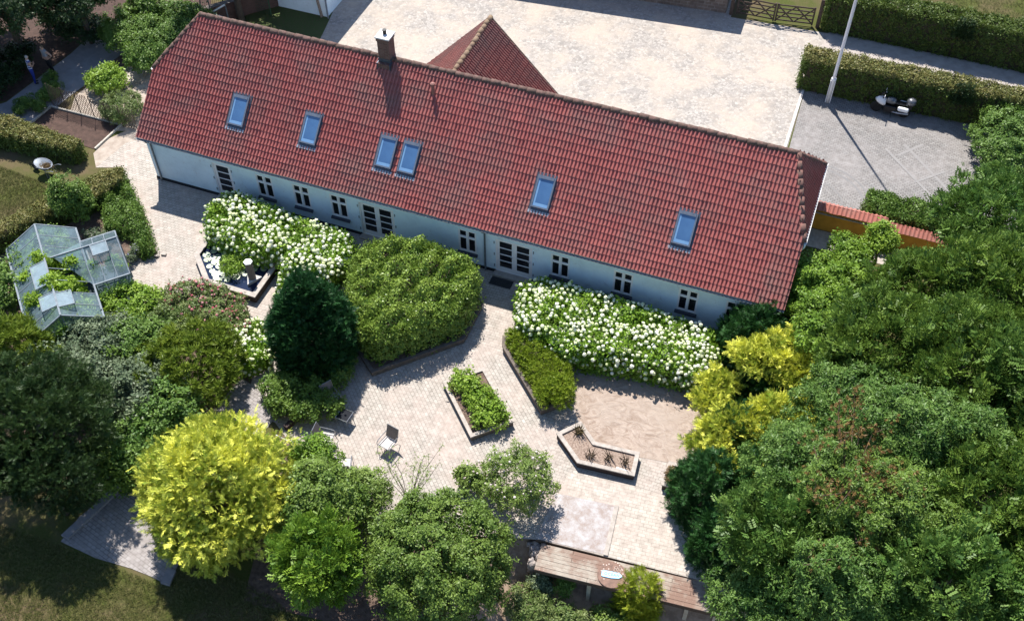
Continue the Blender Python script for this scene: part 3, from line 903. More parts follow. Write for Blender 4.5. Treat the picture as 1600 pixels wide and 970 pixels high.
def tile_slope(rng, O, A, U, N, length, rows, inside, w0=TW, amp=.064, step=.036, pts=(0, .06, .16, .30, .46, .58, .66, .83)):
    O, A, U, N = [np.array(q, float) for q in (O, A, U, N)]
    nr = max(1, int(round(length/w0))); w_ = length/nr; K = len(pts)
    u = np.array(pts); pr = np.where(u < .665, amp*np.sin(np.clip(u/.66, 0, 1)*PI)**.62, 0.0)
    a = np.concatenate([((np.arange(nr)[:, None]+u[None, :])*w_).ravel(), [nr*w_]]); h = np.concatenate([np.tile(pr, nr), [pr[0]]])
    roll = np.minimum((np.arange(len(a))//K)//2, (nr-1)//2)
    Vs, Fs, var = [], [], []; off = 0
    for k in range(len(rows)-1):
        s0, s1 = rows[k], rows[k+1]
        js = rng.normal(0, .007, nr//2+2)[roll]; jh = rng.normal(0, .003, nr//2+2)[roll]
        st = step*(1+rng.normal(0, .12, nr//2+2))[roll]
        tv = np.clip(rng.normal(.5, .17, nr//2+2), 0, 1)
        l0 = O+np.outer(a, A)+np.outer(s0+js, U)+np.outer(h*.9-.004, N)
        l1 = O+np.outer(a, A)+np.outer(s0+js, U)+np.outer(h+st+jh, N)
        l2 = O+np.outer(a, A)+np.outer(np.full(len(a), s1+.02), U)+np.outer(h*.97+.006, N)
        Vs += [l0, l1, l2]; m = len(a)
        j = np.arange(m-1); ok = inside((a[j]+a[j+1])/2, np.full(m-1, (s0+s1)/2)); j = j[ok]
        for t in (0, 1):
            Fs.append(np.stack([off+t*m+j, off+t*m+j+1, off+(t+1)*m+j+1, off+(t+1)*m+j], 1)); var.append(tv[roll[j]])
        off += 3*m
    return np.concatenate(Vs), np.concatenate(Fs), np.concatenate(var)


def join(ms):
    V, F, A_ = [], [], []; o = 0
    for v, f, a in ms:
        V.append(v); F.append(f+o); A_.append(a); o += len(v)
    return np.concatenate(V), np.concatenate(F), np.concatenate(A_)


rng0 = np.random.default_rng(5)
fl = math.hypot(W_-YB, ZB-HE); ml = math.hypot(YB, HR-ZB)
rows1 = np.linspace(0, fl, 7); rows2 = np.linspace(0, ml, 14)


def hipx(z, left):
    if left: return np.where(z > HHL, (z-HHL)/(HR-HHL)*DL_, 0)
    return np.where(z > HHR, L_-(z-HHR)/(HR-HHR)*DR_, L_)


def ins_upper(a, s):
    z = ZB+s*(HR-ZB)/ml
    return (a > hipx(z, True)-.02) & (a < hipx(z, False)+.02)


allin = lambda a, s: np.ones(len(a), bool)
pieces = []
for sg in (-1, 1):
    U1 = np.array((0, -sg*(W_-YB), ZB-HE))/fl; N1 = np.array((0, sg*(ZB-HE), W_-YB))/fl
    U2 = np.array((0, -sg*YB, HR-ZB))/ml; N2 = np.array((0, sg*(HR-ZB), YB))/ml
    pieces.append(tile_slope(rng0, (0, sg*W_, HE), (1, 0, 0), U1, N1, L_, rows1, allin))
    pieces.append(tile_slope(rng0, (0, sg*YB, ZB), (1, 0, 0), U2, N2, L_, rows2, ins_upper))
# half hips
for left in (True, False):
    hh = HHL if left else HHR; dd = DL_ if left else DR_
    y1 = (HR-hh)/S2; sl_ = math.hypot(dd, HR-hh)
    sx = 1 if left else -1; x0 = 0 if left else L_
    Uh = np.array((sx*dd, 0, HR-hh))/sl_; Nh = np.array((-sx*(HR-hh), 0, dd))/sl_
    rws = np.linspace(0, sl_, max(3, int(round(sl_/.34))+1))
    pieces.append(tile_slope(rng0, (x0, -y1, hh), (0, 1, 0), Uh, Nh, 2*y1, rws, lambda a, s: np.abs(a-y1) < y1*(1-s/sl_)+.04))
V, F, va = join(pieces)
roof = link_mesh('roof', np_mesh('roof', V, F, MT['tile'], va), house)
# under-roof slab closes the tiles from below
ub = MB(); e_ = .035
for sg in (-1, 1):
    P = [(hipx(np.array(z), True).item()+.01, hipx(np.array(z), False).item()-.01, sg*y, z-e_) for y, z in ((W_-.03, HE+.01), (YB, ZB), ((HR-HHL)/S2, HHL), ((HR-HHR)/S2, HHR), (0, HR))]
    vs = []
    for x0, x1, y, z in P: vs += [(x0, y, z), (x1, y, z)]
    fs = [(2*i, 2*i+1, 2*i+3, 2*i+2) for i in range(4)]
    ub.add(vs, fs)
for left in (True, False):
    hh = HHL if left else HHR; dd = DL_ if left else DR_; y1 = (HR-hh)/S2; x0 = .01 if left else L_-.01
    ub.add([(x0, -y1, hh-e_), (x0, y1, hh-e_), (dd if left else L_-dd, 0, HR-e_)], [(0, 1, 2)])
ub.build('roof_boarding', MT['wood_dark'], roof)


def ridge_run(mb, p, q, r_=.13, step=.38, seed=0):
    rd = random.Random(seed); p = np.array(p, float); q = np.array(q, float); d = q-p; L = np.linalg.norm(d); n = max(2, int(L/step)); d = d/L
    for i in range(n):
        a = p+d*(L*i/n-.02); b = p+d*(L*(i+1)/n+.02)
        rr = r_*rd.uniform(.94, 1.08); o = np.array((rd.uniform(-.012, .012), rd.uniform(-.012, .012), rd.uniform(-.012, .012)))
        mb.tube([a+o, a*.5+b*.5+o, b+o], [rr*1.05, rr*.98, rr*.92], 10)


rb = MB(); ridge_run(rb, (DL_, 0, HR-.01), (L_-DR_, 0, HR-.01), .125, .40, 3)
ridge_run(rb, (DL_, 0, HR-.01), (0, -(HR-HHL)/S2, HHL), .11, .36, 4); ridge_run(rb, (DL_, 0, HR-.01), (0, (HR-HHL)/S2, HHL), .11, .36, 5)
rb.build('ridge_tiles', MT['ridge'], roof, smooth=True)
rb = MB(); ridge_run(rb, (L_-DR_, 0, HR-.01), (L_, -(HR-HHR)/S2, HHR), .11, .34, 6); ridge_run(rb, (L_-DR_, 0, HR-.01), (L_, (HR-HHR)/S2, HHR), .11, .34, 7)
rb.build('hip_tiles', MT['ridge_red'], roof, smooth=True)

# ---- walls with openings
WIN = [6.30, 8.18, 10.06, 16.28, 20.54, 23.32, 26.12, 28.10]
WW, WZ0, WZ1 = .84, .80, 2.09
ops = [(c-WW/2, c+WW/2, WZ0, WZ1) for c in WIN]+[(3.58, 4.56, .08, 2.07), (11.06, 12.78, .08, 2.08), (17.58, 19.28, .08, 2.06)]
T = .22
wb = MB()
xs = sorted(set([OX, L_-OX]+[v for o_ in ops for v in o_[:2]])); zs = sorted(set([0, 2.70]+[v for o_ in ops for v in o_[2:]]))
for i in range(len(xs)-1):
    for k in range(len(zs)-1):
        xm, zm = (xs[i]+xs[i+1])/2, (zs[k]+zs[k+1])/2
        if any(o_[0] < xm < o_[1] and o_[2] < zm < o_[3] for o_ in ops): continue
        wb.add([(xs[i], YW, zs[k]), (xs[i+1], YW, zs[k]), (xs[i+1], YW, zs[k+1]), (xs[i], YW, zs[k+1])], [(0, 1, 2, 3)])
for x0, x1, z0, z1 in ops:
    y0, y1 = YW, YW+T
    wb.add([(x0, y0, z0), (x1, y0, z0), (x1, y0, z1), (x0, y0, z1), (x0, y1, z0), (x1, y1, z0), (x1, y1, z1), (x0, y1, z1)],
           [(0, 4, 5, 1), (1, 5, 6, 2), (2, 6, 7, 3), (3, 7, 4, 0)])
for gxx, hh in ((OX, HHL), (L_-OX, HHR)):
    yk = (HR-hh)/S2; YBB = YB
    prof = [(YW, 0), (-YW, 0), (-YW, zroof(YW)-.06), (YB, ZB-.06), (yk, hh-.06), (-yk, hh-.06), (-YB, ZB-.06), (YW, zroof(YW)-.06)]
    wb.add([(gxx, y, z) for y, z in prof], [tuple(range(8))])
wb.add([(OX, -YW, 0), (L_-OX, -YW, 0), (L_-OX, -YW, 2.7), (OX, -YW, 2.7)], [(0, 1, 2, 3)])
wb.add([(OX, YW, 2.70), (L_-OX, YW, 2.70), (L_-OX, -W_+.06, 2.70), (OX, -W_+.06, 2.70)], [(0, 1, 2, 3)])
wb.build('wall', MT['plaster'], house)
cb = MB(); cb.box(OX, L_-OX, YW-.14, YW-.003, 2.50, 2.685); cb.build('cornice', MT['white'], house)
pb = MB(); segs = [(OX-.03, 3.58), (4.56, 11.06), (12.78, 17.58), (19.28, L_-OX+.03)]
for a_, b_ in segs: pb.box(a_, b_, YW-.035, YW-.003, -.05, .16)
pb.box(OX-.035, OX-.003, YW-.035, -YW, -.05, .16); pb.box(L_-OX+.003, L_-OX+.035, YW-.035, -YW, -.05, .16)
pb.build('plinth', MT['plinth'], house)
# black backing in place of the rooms' darkness behind the windows
ib = MB(); ib.box(OX+.05, L_-OX-.05, YW+T+.25, YW+T+.28, .05, 2.6); ib.build('dark_room_backing', MT['black'], house)


def gutter(parent, p, q, r_=.06):
    mb = MB(); p = np.array(p, float); q = np.array(q, float); d = (q-p)/np.linalg.norm(q-p); s = np.cross(d, (0, 0, 1)); vs = []; n = 7
    for pt in (p, q):
        for rr in (r_, r_-.012):
            for k in range(n):
                a = PI+PI*k/(n-1); vs.append(pt+s*rr*math.cos(a)+np.array((0, 0, rr*math.sin(a))))
    fs = []
    for k in range(n-1):
        fs += [(k, k+1, 2*n+k+1, 2*n+k), (n+k+1, n+k, 3*n+k, 3*n+k+1)]
    fs += [(0, n, 3*n, 2*n), (n-1, 2*n-1, 4*n-1, 3*n-1)]
    mb.add(vs, fs); return mb


gutter(house, (0, -W_-.05, HE-.035), (L_, -W_-.05, HE-.035)).build('gutter', MT['pipe'], house, smooth=True)
gutter(house, (L_+.07, (HR-HHR)/S2+.1, HHR-.03), (L_+.07, -(HR-HHR)/S2-.05, HHR-.03), .055).build('gutter', MT['white'], house, smooth=True)
gutter(house, (-.07, (HR-HHL)/S2+.1, HHL-.03), (-.07, -(HR-HHL)/S2-.05, HHL-.03), .055).build('gutter', MT['white'], house, smooth=True)
yk = -(HR-HHR)/S2
MB().tube([(L_+.07, yk-.02, HHR-.05), (L_+.06, yk-.06, HHR-.22), (L_-.04, yk-.12, HHR-.36), (L_-.08, yk-.1, HHR-.6), (L_-.08, yk-.1, .2)], .045, 8).build('downpipe', MT['white'], house, smooth=True)
for xp in (.45, 17.12):
    MB().tube([(xp, -W_-.05, HE-.08), (xp, -W_+.02, HE-.2), (xp, YW-.07, HE-.42), (xp, YW-.07, .25), (xp+.03, YW-.13, .08)], .045, 8).build('downpipe', MT['pipe'], house, smooth=True)


# ---- windows and doors (authored at the origin: front face at y=0, opening goes to +y)
def win_parts(parent, wd, z0, z1, mat_pane):
    y = -.012
    f = MB()
    ow = .055
    f.box(-wd/2, -wd/2+ow, y, y+.09, z0, z1); f.box(wd/2-ow, wd/2, y, y+.09, z0, z1)
    f.box(-wd/2+ow, wd/2-ow, y, y+.09, z1-ow, z1); f.box(-wd/2+ow, wd/2-ow, y, y+.09, z0, z0+ow)
    zt = z0+(z1-z0)*.66
    f.box(-.045, .045, y-.015, y+.08, z0+ow, z1-ow)
    f.box(-wd/2+ow, -.045, y-.005, y+.08, zt-.038, zt+.038); f.box(.045, wd/2-ow, y-.005, y+.08, zt-.038, zt+.038)
    for sx in (-1, 1):
        x0, x1 = sorted((sx*.045, sx*(wd/2-ow)))
        for a, b in ((z0+ow, zt-.038), (zt+.038, z1-ow)):
            f.box(x0, x0+.022, y+.02, y+.07, a, b); f.box(x1-.022, x1, y+.02, y+.07, a, b)
            f.box(x0+.022, x1-.022, y+.02, y+.07, a, a+.022); f.box(x0+.022, x1-.022, y+.02, y+.07, b-.022, b)
    wo_ = f.build('window', MT['frame_white'], parent, local=True)
    p = MB()
    p.box(-wd/2+ow+.01, wd/2-ow-.01, y+.045, y+.05, z0+ow+.01, z1-ow-.01)
    p.build('pane', mat_pane, wo_, local=True)
    s = MB(); s.add([(-wd/2-.05, -.10, z0-.10), (wd/2+.05, -.10, z0-.10), (wd/2+.05, .05, z0-.005), (-wd/2-.05, .05, z0-.005),
                     (-wd/2-.05, -.10, z0-.16), (wd/2+.05, -.10, z0-.16), (wd/2+.05, .05, z0-.08), (-wd/2-.05, .05, z0-.08)],
                    [(0, 1, 2, 3), (7, 6, 5, 4), (4, 5, 1, 0), (5, 6, 2, 1), (6, 7, 3, 2), (7, 4, 0, 3)])
    s.build('sill', MT['sill'], wo_, local=True)
    return wo_


w0 = win_parts(house, WW, WZ0, WZ1, MT['glass_dark'])
for i, c in enumerate(WIN):
    o = w0 if i == 0 else dup(w0, house)
    o.location = (c-L_/2, YW, 0)


def leaf_parts(parent, x0, x1, z0, z1, npan=4):
    y = .06; f = MB(); st = .11
    f.box(x0, x0+st, y, y+.06, z0, z1); f.box(x1-st, x1, y, y+.06, z0, z1)
    f.box(x0+st, x1-st, y, y+.06, z1-.10, z1); f.box(x0+st, x1-st, y, y+.06, z0, z0+.22)
    h = (z1-.10-z0-.22)
    for k in range(1, npan):
        zz = z0+.22+h*k/npan; f.box(x0+st, x1-st, y+.005, y+.055, zz-.022, zz+.022)
    o = f.build('door', MT['frame_white'], parent, local=True)
    MB().box(x0+st-.01, x1-st+.01, y+.025, y+.03, z0+.21, z1-.09).build('pane', MT['glass_dark'], o, local=True)
    hd = MB(); hd.tube([(x1-.055, y-.01, z0+1.0), (x1-.055, y-.05, z0+1.0), (x1-.15, y-.05, z0+1.0)], .011, 6); hd.build('handle', MT['steel'], o, local=True)
    return o


def door_frame(x0, x1, z0, z1):
    f = MB(); y = .03
    f.box(x0, x0+.055, y, y+.12, z0, z1); f.box(x1-.055, x1, y, y+.12, z0, z1); f.box(x0+.055, x1-.055, y, y+.12, z1-.055, z1); f.box(x0+.055, x1-.055, y, y+.12, z0, z0+.03)
    o = f.build('door_frame', MT['frame_white'], house, local=True)
    for sx in (x0-.05, x1+.05):
        for zz in (.35, 1.05, 1.75): MB().box(sx-.018, sx+.018, -.025, -.003, z0+zz-.07, z0+zz+.07).build('hinge', MT['pipe'], o, local=True)
    return o


o = door_frame(-.49, .49, .08, 2.07); o.location = (4.07-L_/2, YW, 0)
o = leaf_parts(house, -.43, .43, .115, 2.01); o.location = (4.07-L_/2, YW, 0)
lf = None
for cx, wd, z1 in ((11.92, 1.72, 2.08), (18.43, 1.70, 2.06)):
    o = door_frame(-wd/2, wd/2, .08, z1); o.location = (cx-L_/2, YW, 0)
    for sx in (-1, 1):
        if lf is None: lf = o2 = leaf_parts(house, -.395, .395, .115, 2.005)
        else: o2 = dup(lf, house)
        o2.location = (cx+sx*.397-L_/2, YW, 0)
for cx, wd in ((4.07, 1.05), (11.92, 1.8), (18.43, 1.8)): MB().box(cx-wd/2, cx+wd/2, YW-.28, YW+.05, -.05, .085).build('doorstep', MT['kerb'], house)

# ---- skylights
Us = np.array((0, YB, HR-ZB))/ml; Ns = np.array((0, -(HR-ZB), YB))/ml


def skylight():
    wd, ln = .78, 1.36
    # local frame: x across, y up-slope, z normal ; turned by the object rotation
    f = MB(); t = .065
    f.box(-wd/2, -wd/2+t, 0, ln, 0, .15); f.box(wd/2-t, wd/2, 0, ln, 0, .15); f.box(-wd/2+t, wd/2-t, 0, t, 0, .15); f.box(-wd/2+t, wd/2-t, ln-t-.07, ln, 0, .165)
    o = f.build('skylight', MT['sky_frame'], house, local=True)
    g = MB(); g.box(-wd/2+t-.005, wd/2-t+.005, t-.005, ln-t-.065, .115, .125); g.build('pane', MT['skyglass'], o, local=True)
    l = MB()
    l.box(-wd/2+t, -wd/2+t+.09, t, ln-t-.07, .127, .130); l.box(-wd/2+t+.09, wd/2-t, t, t+.13, .127, .130)
    l.build('blind_edge', pm('pale_reveal_behind_glass', (.16, .30, .50), (.19, .34, .53), 4, .15, spec=.6), o, local=True)
    fl_ = MB(); fl_.box(-wd/2-.10, -wd/2, -.12, ln+.10, .0, .055); fl_.box(wd/2, wd/2+.10, -.12, ln+.10, .0, .055); fl_.box(-wd/2, wd/2, ln, ln+.12, .0, .06)
    fl_.box(-wd/2, wd/2, -.14, 0, .0, .075)
    fl_.build('flashing', MT['lead'], o, local=True)
    ap = MB()
    for k in range(8):
        x = -wd/2-.1+(k+.5)*(wd+.2)/8
        ap.box(x-.04, x+.04, -.25, -.12, .055, .08)
    ap.build('apron', pm('crumpled_lead_apron', (.38, .42, .48), (.28, .31, .36), 10, .5), o, local=True)
    rm = Matrix(((1, 0, 0), (0, Us[1], Ns[1]), (0, Us[2], Ns[2])))
    o.rotation_euler = rm.to_euler()
    return o


sk0 = skylight()
for i, (xc, ylow) in enumerate(((4.78, -3.30), (8.40, -3.30), (12.10, -3.42), (13.18, -3.42), (19.30, -3.44), (25.33, -3.44))):
    o = sk0 if i == 0 else dup(sk0, house)
    o.location = (xc-L_/2, ylow, zroof(ylow)+.02) if abs(ylow) <= YB else (xc-L_/2, ylow, HR-S2*abs(ylow)+.02)

# ---- chimney, vent
ch = MB(); ch.box(10.74, 11.28, -.27, .27, 6.2, 7.98); ch.box(10.71, 11.31, -.30, .30, 7.82, 7.98); ch.box(10.715, 11.305, -.42, -.27, 6.2, 6.78)
chim = ch.build('chimney', MT['chimney'], house)
MB().add([(10.67, -.34, 7.983), (11.35, -.34, 7.983), (11.35, .34, 7.983), (10.67, .34, 7.983), (10.68, -.33, 8.03), (11.34, -.33, 8.03), (11.34, .33, 8.03), (10.68, .33, 8.03), (10.90, -.11, 8.07), (11.12, -.11, 8.07), (11.12, .11, 8.07), (10.90, .11, 8.07)],
         [(3, 2, 1, 0), (0, 1, 5, 4), (1, 2, 6, 5), (2, 3, 7, 6), (3, 0, 4, 7), (4, 5, 9, 8), (5, 6, 10, 9), (6, 7, 11, 10), (7, 4, 8, 11), (8, 9, 10, 11)]).build('cap', MT['cap'], chim)
MB().lathe([(.08, 8.06), (.08, 8.22), (.095, 8.22), (.095, 8.27)], (11.01, 0, 0), 12).build('flue', MT['black'], chim)
fb = MB(); fb.box(10.725, 11.295, -.285, .285, 6.80, 6.96); fb.box(10.69, 10.74, -.44, .1, 6.42, 6.80); fb.box(11.28, 11.33, -.44, .1, 6.42, 6.80)
fb.build('flashing', MT['lead'], chim)
MB().lathe([(.075, 6.0), (.075, 6.62), (.11, 6.62), (.11, 6.70), (.05, 6.74)], (13.48, -.80, 0), 12).build('vent_pipe', pm('red_brown_vent', (.28, .13, .11), None, 6, .7), house, smooth=False)

# ---- gabled courtyard wing
XR, ZRW, YG = 13.85, 6.42, 4.95
rngw = np.random.default_rng(9); hw = 3.5; s_ = 1.03
slw = math.hypot(hw, hw*s_); rws = np.linspace(0, slw, int(slw/.33)+1)
pcs = []
for sg in (-1, 1):
    Uw = np.array((-sg*hw, 0, hw*s_))/slw; Nw = np.array((sg*hw*s_, 0, hw))/slw
    pcs.append(tile_slope(rngw, (XR+sg*hw, .3, ZRW-hw*s_), (0, 1, 0), Uw, Nw, YG-.3, rws, allin))
V, F, va = join(pcs)
wing = link_mesh('wing_roof', np_mesh('wing_roof', V, F, MT['tile_dark'], va), house)
rb = MB(); ridge_run(rb, (XR, .4, ZRW), (XR, YG+.05, ZRW), .12, .33, 12)
rb.build('ridge_tiles', pm('lichened_ridge_tile', (.17, .11, .08), (.23, .165, .10), 6, .9, .5), wing, smooth=True)
rb = MB()
for sg in (-1, 1): rb.beam((XR+sg*.05, YG, ZRW-.04), (XR+sg*hw, YG, ZRW-hw*s_-.02), .08, .12)
rb.build('verge_board', MT['wood_dark'], wing)
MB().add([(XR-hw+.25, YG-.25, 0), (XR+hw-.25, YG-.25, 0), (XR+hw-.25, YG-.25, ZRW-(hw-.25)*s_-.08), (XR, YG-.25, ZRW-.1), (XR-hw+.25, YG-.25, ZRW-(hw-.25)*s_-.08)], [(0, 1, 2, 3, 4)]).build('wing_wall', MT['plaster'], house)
mb = MB()
for sg in (-1, 1): mb.add([(XR+sg*(hw-.25), 4.2, 0), (XR+sg*(hw-.25), YG-.25, 0), (XR+sg*(hw-.25), YG-.25, ZRW-(hw-.25)*s_-.08), (XR+sg*(hw-.25), 4.2, ZRW-(hw-.25)*s_-.08)], [(0, 1, 2, 3)])
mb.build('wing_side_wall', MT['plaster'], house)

tag(MB().box(17.55, 18.55, -5.0, -4.52, .012, .035).build('doormat', MT['mat'], bevel=.008), 'black rubber doormat lying before the right double door', 'doormat')

# ================================================================== OTHER BUILDINGS
ob = empty('outbuilding', (0, 13, 0), 'small white outbuilding at the top edge beyond the ridge', 'outbuilding')
mb = MB(); mb.prism([(-1.45, 10.66), (1.66, 10.66), (1.66, 17.5), (-1.45, 17.5)], 0, 4.0)
mb.add([(-1.45, 10.66, 4.0), (1.66, 10.66, 4.0), (.1, 10.66, 5.3)], [(0, 1, 2)]); mb.add([(-1.45, 17.5, 4.0), (1.66, 17.5, 4.0), (.1, 17.5, 5.3)], [(0, 1, 2)])
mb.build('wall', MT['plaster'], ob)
mb = MB()
for sg in (-1, 1):
    x0 = .105; x1 = .105+sg*1.78
    mb.obox((x0, 10.4, 5.33), (x1-x0, 0, -1.48), (0, 7.3, 0), (0, 0, .1))
mb.build('roof', MT['tile_dark'], ob)
MB().beam((1.35, 10.58, 0), (1.1, 10.6, 1.9), .22, .06).build('buttress', MT['wood_grey'], ob)
MB().tube([(1.72, 10.6, 3.9), (1.72, 10.6, .15), (1.8, 10.5, .05)], .05, 8).build('downpipe', MT['pipe'], ob, smooth=True)

barn = empty('stone_barn', (18, 21, 0), 'brown stone barn wall along the far side of the courtyard', 'barn')
STW = brickmat('rubble_stone', (.24, .19, .16), (.15, .12, .105), (.28, .25, .22), .42, .2, vert=True, mort=.03, stain=(.12, .095, .08), stain_scale=1.2)
mb = MB(); q = [(9.5, 17.6), (22.55, 18.86), (22.3, 25), (9.0, 24)]; mb.prism(q, 0, 2.6); mb.build('wall', STW, barn)
mb = MB(); mb.prism([(9.2, 17.35), (22.8, 18.65), (22.6, 25.2), (8.8, 24.2)], 2.6, 2.75); mb.build('roof', MT['tile_dark'], barn)

# brick boundary wall behind the ridge, grass patch
bwall = MB(); bwall.beam((-1.5, 10.9, .5), (-5.6, 6.2, .5), .35, 1.1)
tag(bwall.build('boundary_wall', brickmat('old_red_brick', (.15, .075, .06), (.10, .055, .045), (.13, .11, .10), .23, .07, vert=True, mort=.012)), 'low old brick wall running behind the left roof ridge', 'wall')
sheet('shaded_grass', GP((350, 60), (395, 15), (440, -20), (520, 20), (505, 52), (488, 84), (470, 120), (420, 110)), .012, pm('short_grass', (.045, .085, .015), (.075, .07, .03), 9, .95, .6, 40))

# ochre garden wall with tile coping
gw = empty('garden_wall', (32.5, 3.9, 0), 'ochre yellow garden wall with red tile coping beside the right gable', 'wall')
mb = MB(); mb.box(29.95, 33.2, 3.45, 3.75, 0, 1.15); mb.box(33.2, 36.5, 3.45, 3.75, 0, .95); mb.build('wall', MT['ochre'], gw)
pcs = []
rngc = np.random.default_rng(21)
for x0, x1, zt in ((30.0, 33.25, 1.45), (33.25, 36.6, 1.25)):
    for sg in (-1, 1):
        Uc = np.array((0, -sg*.29, .22))/.364; Nc = np.array((0, sg*.22, .29))/.364
        pcs.append(tile_slope(rngc, (x0, 3.6+sg*.29, zt-.22), (1, 0, 0), Uc, Nc, x1-x0, np.array((0, .364)), allin, w0=.19, amp=.04, pts=(0, .1, .25, .4, .55, .63, .8)))
V, F, va = join(pcs); link_mesh('coping', np_mesh('coping', V, F, MT['coping'], va), gw)
mb = MB(); mb.box(30.0, 36.5, 3.40, 3.449, .97, 1.03); mb.build('string_course', MT['kerb'], gw)
MB().box(29.95, 36, 2.2, 3.4, 0, .02).build('side_yard', MT['kerb'])['kind'] = 'structure'

# ================================================================== GATE, POLE, FENCES
gate = empty('field_gate', (25.2, 19.1, 0), 'brown wooden double field gate with crossed braces and four rails', 'gate')
for (xa, ya), (xb, yb) in (((23.15, 18.95), (25.2, 18.98)), ((25.32, 19.0), (27.3, 19.3))):
    mb = MB(); h0, h1 = .18, 1.12; a = np.array((xa, ya, 0)); b = np.array((xb, yb, 0))
    up_ = lambda z: np.array((0, 0, z))
    mb.beam(a+up_(.08), a+up_(1.2), .09); mb.beam(b+up_(.08), b+up_(1.2), .09)
    for z in (h0, .42, .66, .90, h1): mb.beam(a+up_(z), b+up_(z), .035, .075)
    m_ = (a+b)/2; fr = np.array((0, -.03, 0))
    for p_, q_ in ((a, m_), (m_, b)):
        mb.beam(p_+up_(h0)+fr, q_+up_(h1)+fr, .03, .07); mb.beam(p_+up_(h1)+fr*2, q_+up_(h0)+fr*2, .03, .07)
    mb.build('gate_leaf', MT['wood_dark'], gate)
for x, y, nm in ((22.85, 18.88, 'weathered square gate post beside the stone barn'), (27.62, 19.35, 'weathered square gate post beside the far hedge')):
    tag(MB().box(x-.10, x+.10, y-.10, y+.10, 0, 1.75).build('gate_post', MT['wood_dark'], bevel=.02), nm, 'gate post', 'posts of the field gate')

fp = empty('flagpole', (29.29, 12.88, 0), 'tall white flagpole rising before the near hedge', 'flagpole')
MB().tube([(29.29, 12.88, 0), (29.29, 12.88, 1.6), (29.29, 12.88, 6), (29.29, 12.88, 11)], [.085, .08, .065, .04], 12).build('pole', MT['pole'], fp, smooth=True)
mb = MB(); mb.box(29.16, 29.20, 12.81, 12.95, 0, 1.35); mb.box(29.38, 29.42, 12.81, 12.95, 0, 1.35); mb.lathe([(.11, 1.36), (.13, 1.4), (.13, 1.5), (.1, 1.54)], (29.29, 12.88, 0), 12)
mb.build('hinged_foot', MT['pole'], fp)
MB().tube([(29.36, 12.80, 1.0), (29.37, 12.82, 6), (29.34, 12.86, 10.7)], .008, 5).build('halyard', MT['pole'], fp)

# willow trellis, two panels
def trellis(p, q, h, label, seed):
    rd = random.Random(seed); p = np.array((p[0], p[1], 0.)); q = np.array((q[0], q[1], 0.)); L = np.linalg.norm(q-p); d = (q-p)/L
    t = empty('willow_trellis', tuple(p), label, 'trellis', 'woven trellis panels by the vegetable bed')
    mb = MB(); st = .16; n = int(L/st)
    for sgn in (1, -1):
        for i in range(-int(h/st*.75), n+int(h/st*.75)+1):
            x0 = i*st if sgn > 0 else i*st; dx = h*.62*sgn
            pts = []
            for t_ in np.linspace(0, 1, 7):
                x = x0+dx*t_; z = h*t_
                if 0 <= x <= L: pts.append(p+d*(x+rd.uniform(-.012, .012))+np.array((0, .012*sgn, z*(1+.04*math.sin(x*9)))))
            if len(pts) > 1: mb.tube(pts, .013, 5)
    mb.build('lattice', MT['willow'], t)
    for x in np.arange(0, L+.01, L/3):
        MB().tube([p+d*x+np.array((0, -.03, -.1)), p+d*x+np.array((.02, -.03, h*1.08))], .022, 6).build('stake', MT['willow'], t)
    return t


trellis(G(85, 166)[:2], G(150, 186)[:2], 1.35, 'bare brown lattice trellis panel at the back of the dug bed', 1)
trellis(G(150, 186)[:2], G(216, 204)[:2], 1.25, 'trellis panel overgrown with shrubs near the left gable', 2)

# zigzag frame behind the ridge
t = empty('climbing_frame', tuple(G(345, 46)), 'pale zigzag climbing frame behind the left ridge end', 'frame')
mb = MB(); a = G(336, 46); b = G(362, 52)
a2 = a+np.array((0, 0, 1.9)); b2 = b+np.array((0, 0, 1.9))
MB().beam(a, a2, .05).build('post', MT['pipe'], t); MB().beam(b, b2, .05).build('post', MT['pipe'], t)
zz = [a+(a2-a)*.15, b+(b2-b)*.45, a+(a2-a)*.55, b+(b2-b)*.95]
for k in range(3): mb.beam(zz[k], zz[k+1], .07)
mb.build('zigzag_bar', MT['white'], t)
t = empty('net_fence', tuple(G(368, 10)), 'dark green net fence in the shade beyond the house', 'fence')
pa, pb_ = G(312, -4), G(424, 26)
mb = MB()
for k in range(34):
    q = pa+(pb_-pa)*k/33; mb.tube([q, q+np.array((0, 0, 1.8))], .008, 4)
for z in np.arange(.1, 1.85, .19): mb.tube([pa+np.array((0, 0, z)), pb_+np.array((0, 0, z))], .008, 4)
mb.build('net', pm('green_wire', (.02, .06, .03), None, 5, .6), t)
for k in range(4):
    q = pa+(pb_-pa)*k/3; MB().tube([q, q+np.array((0, 0, 1.95))], .04, 7).build('post', pm('green_post', (.03, .08, .04), None, 5, .6), t)

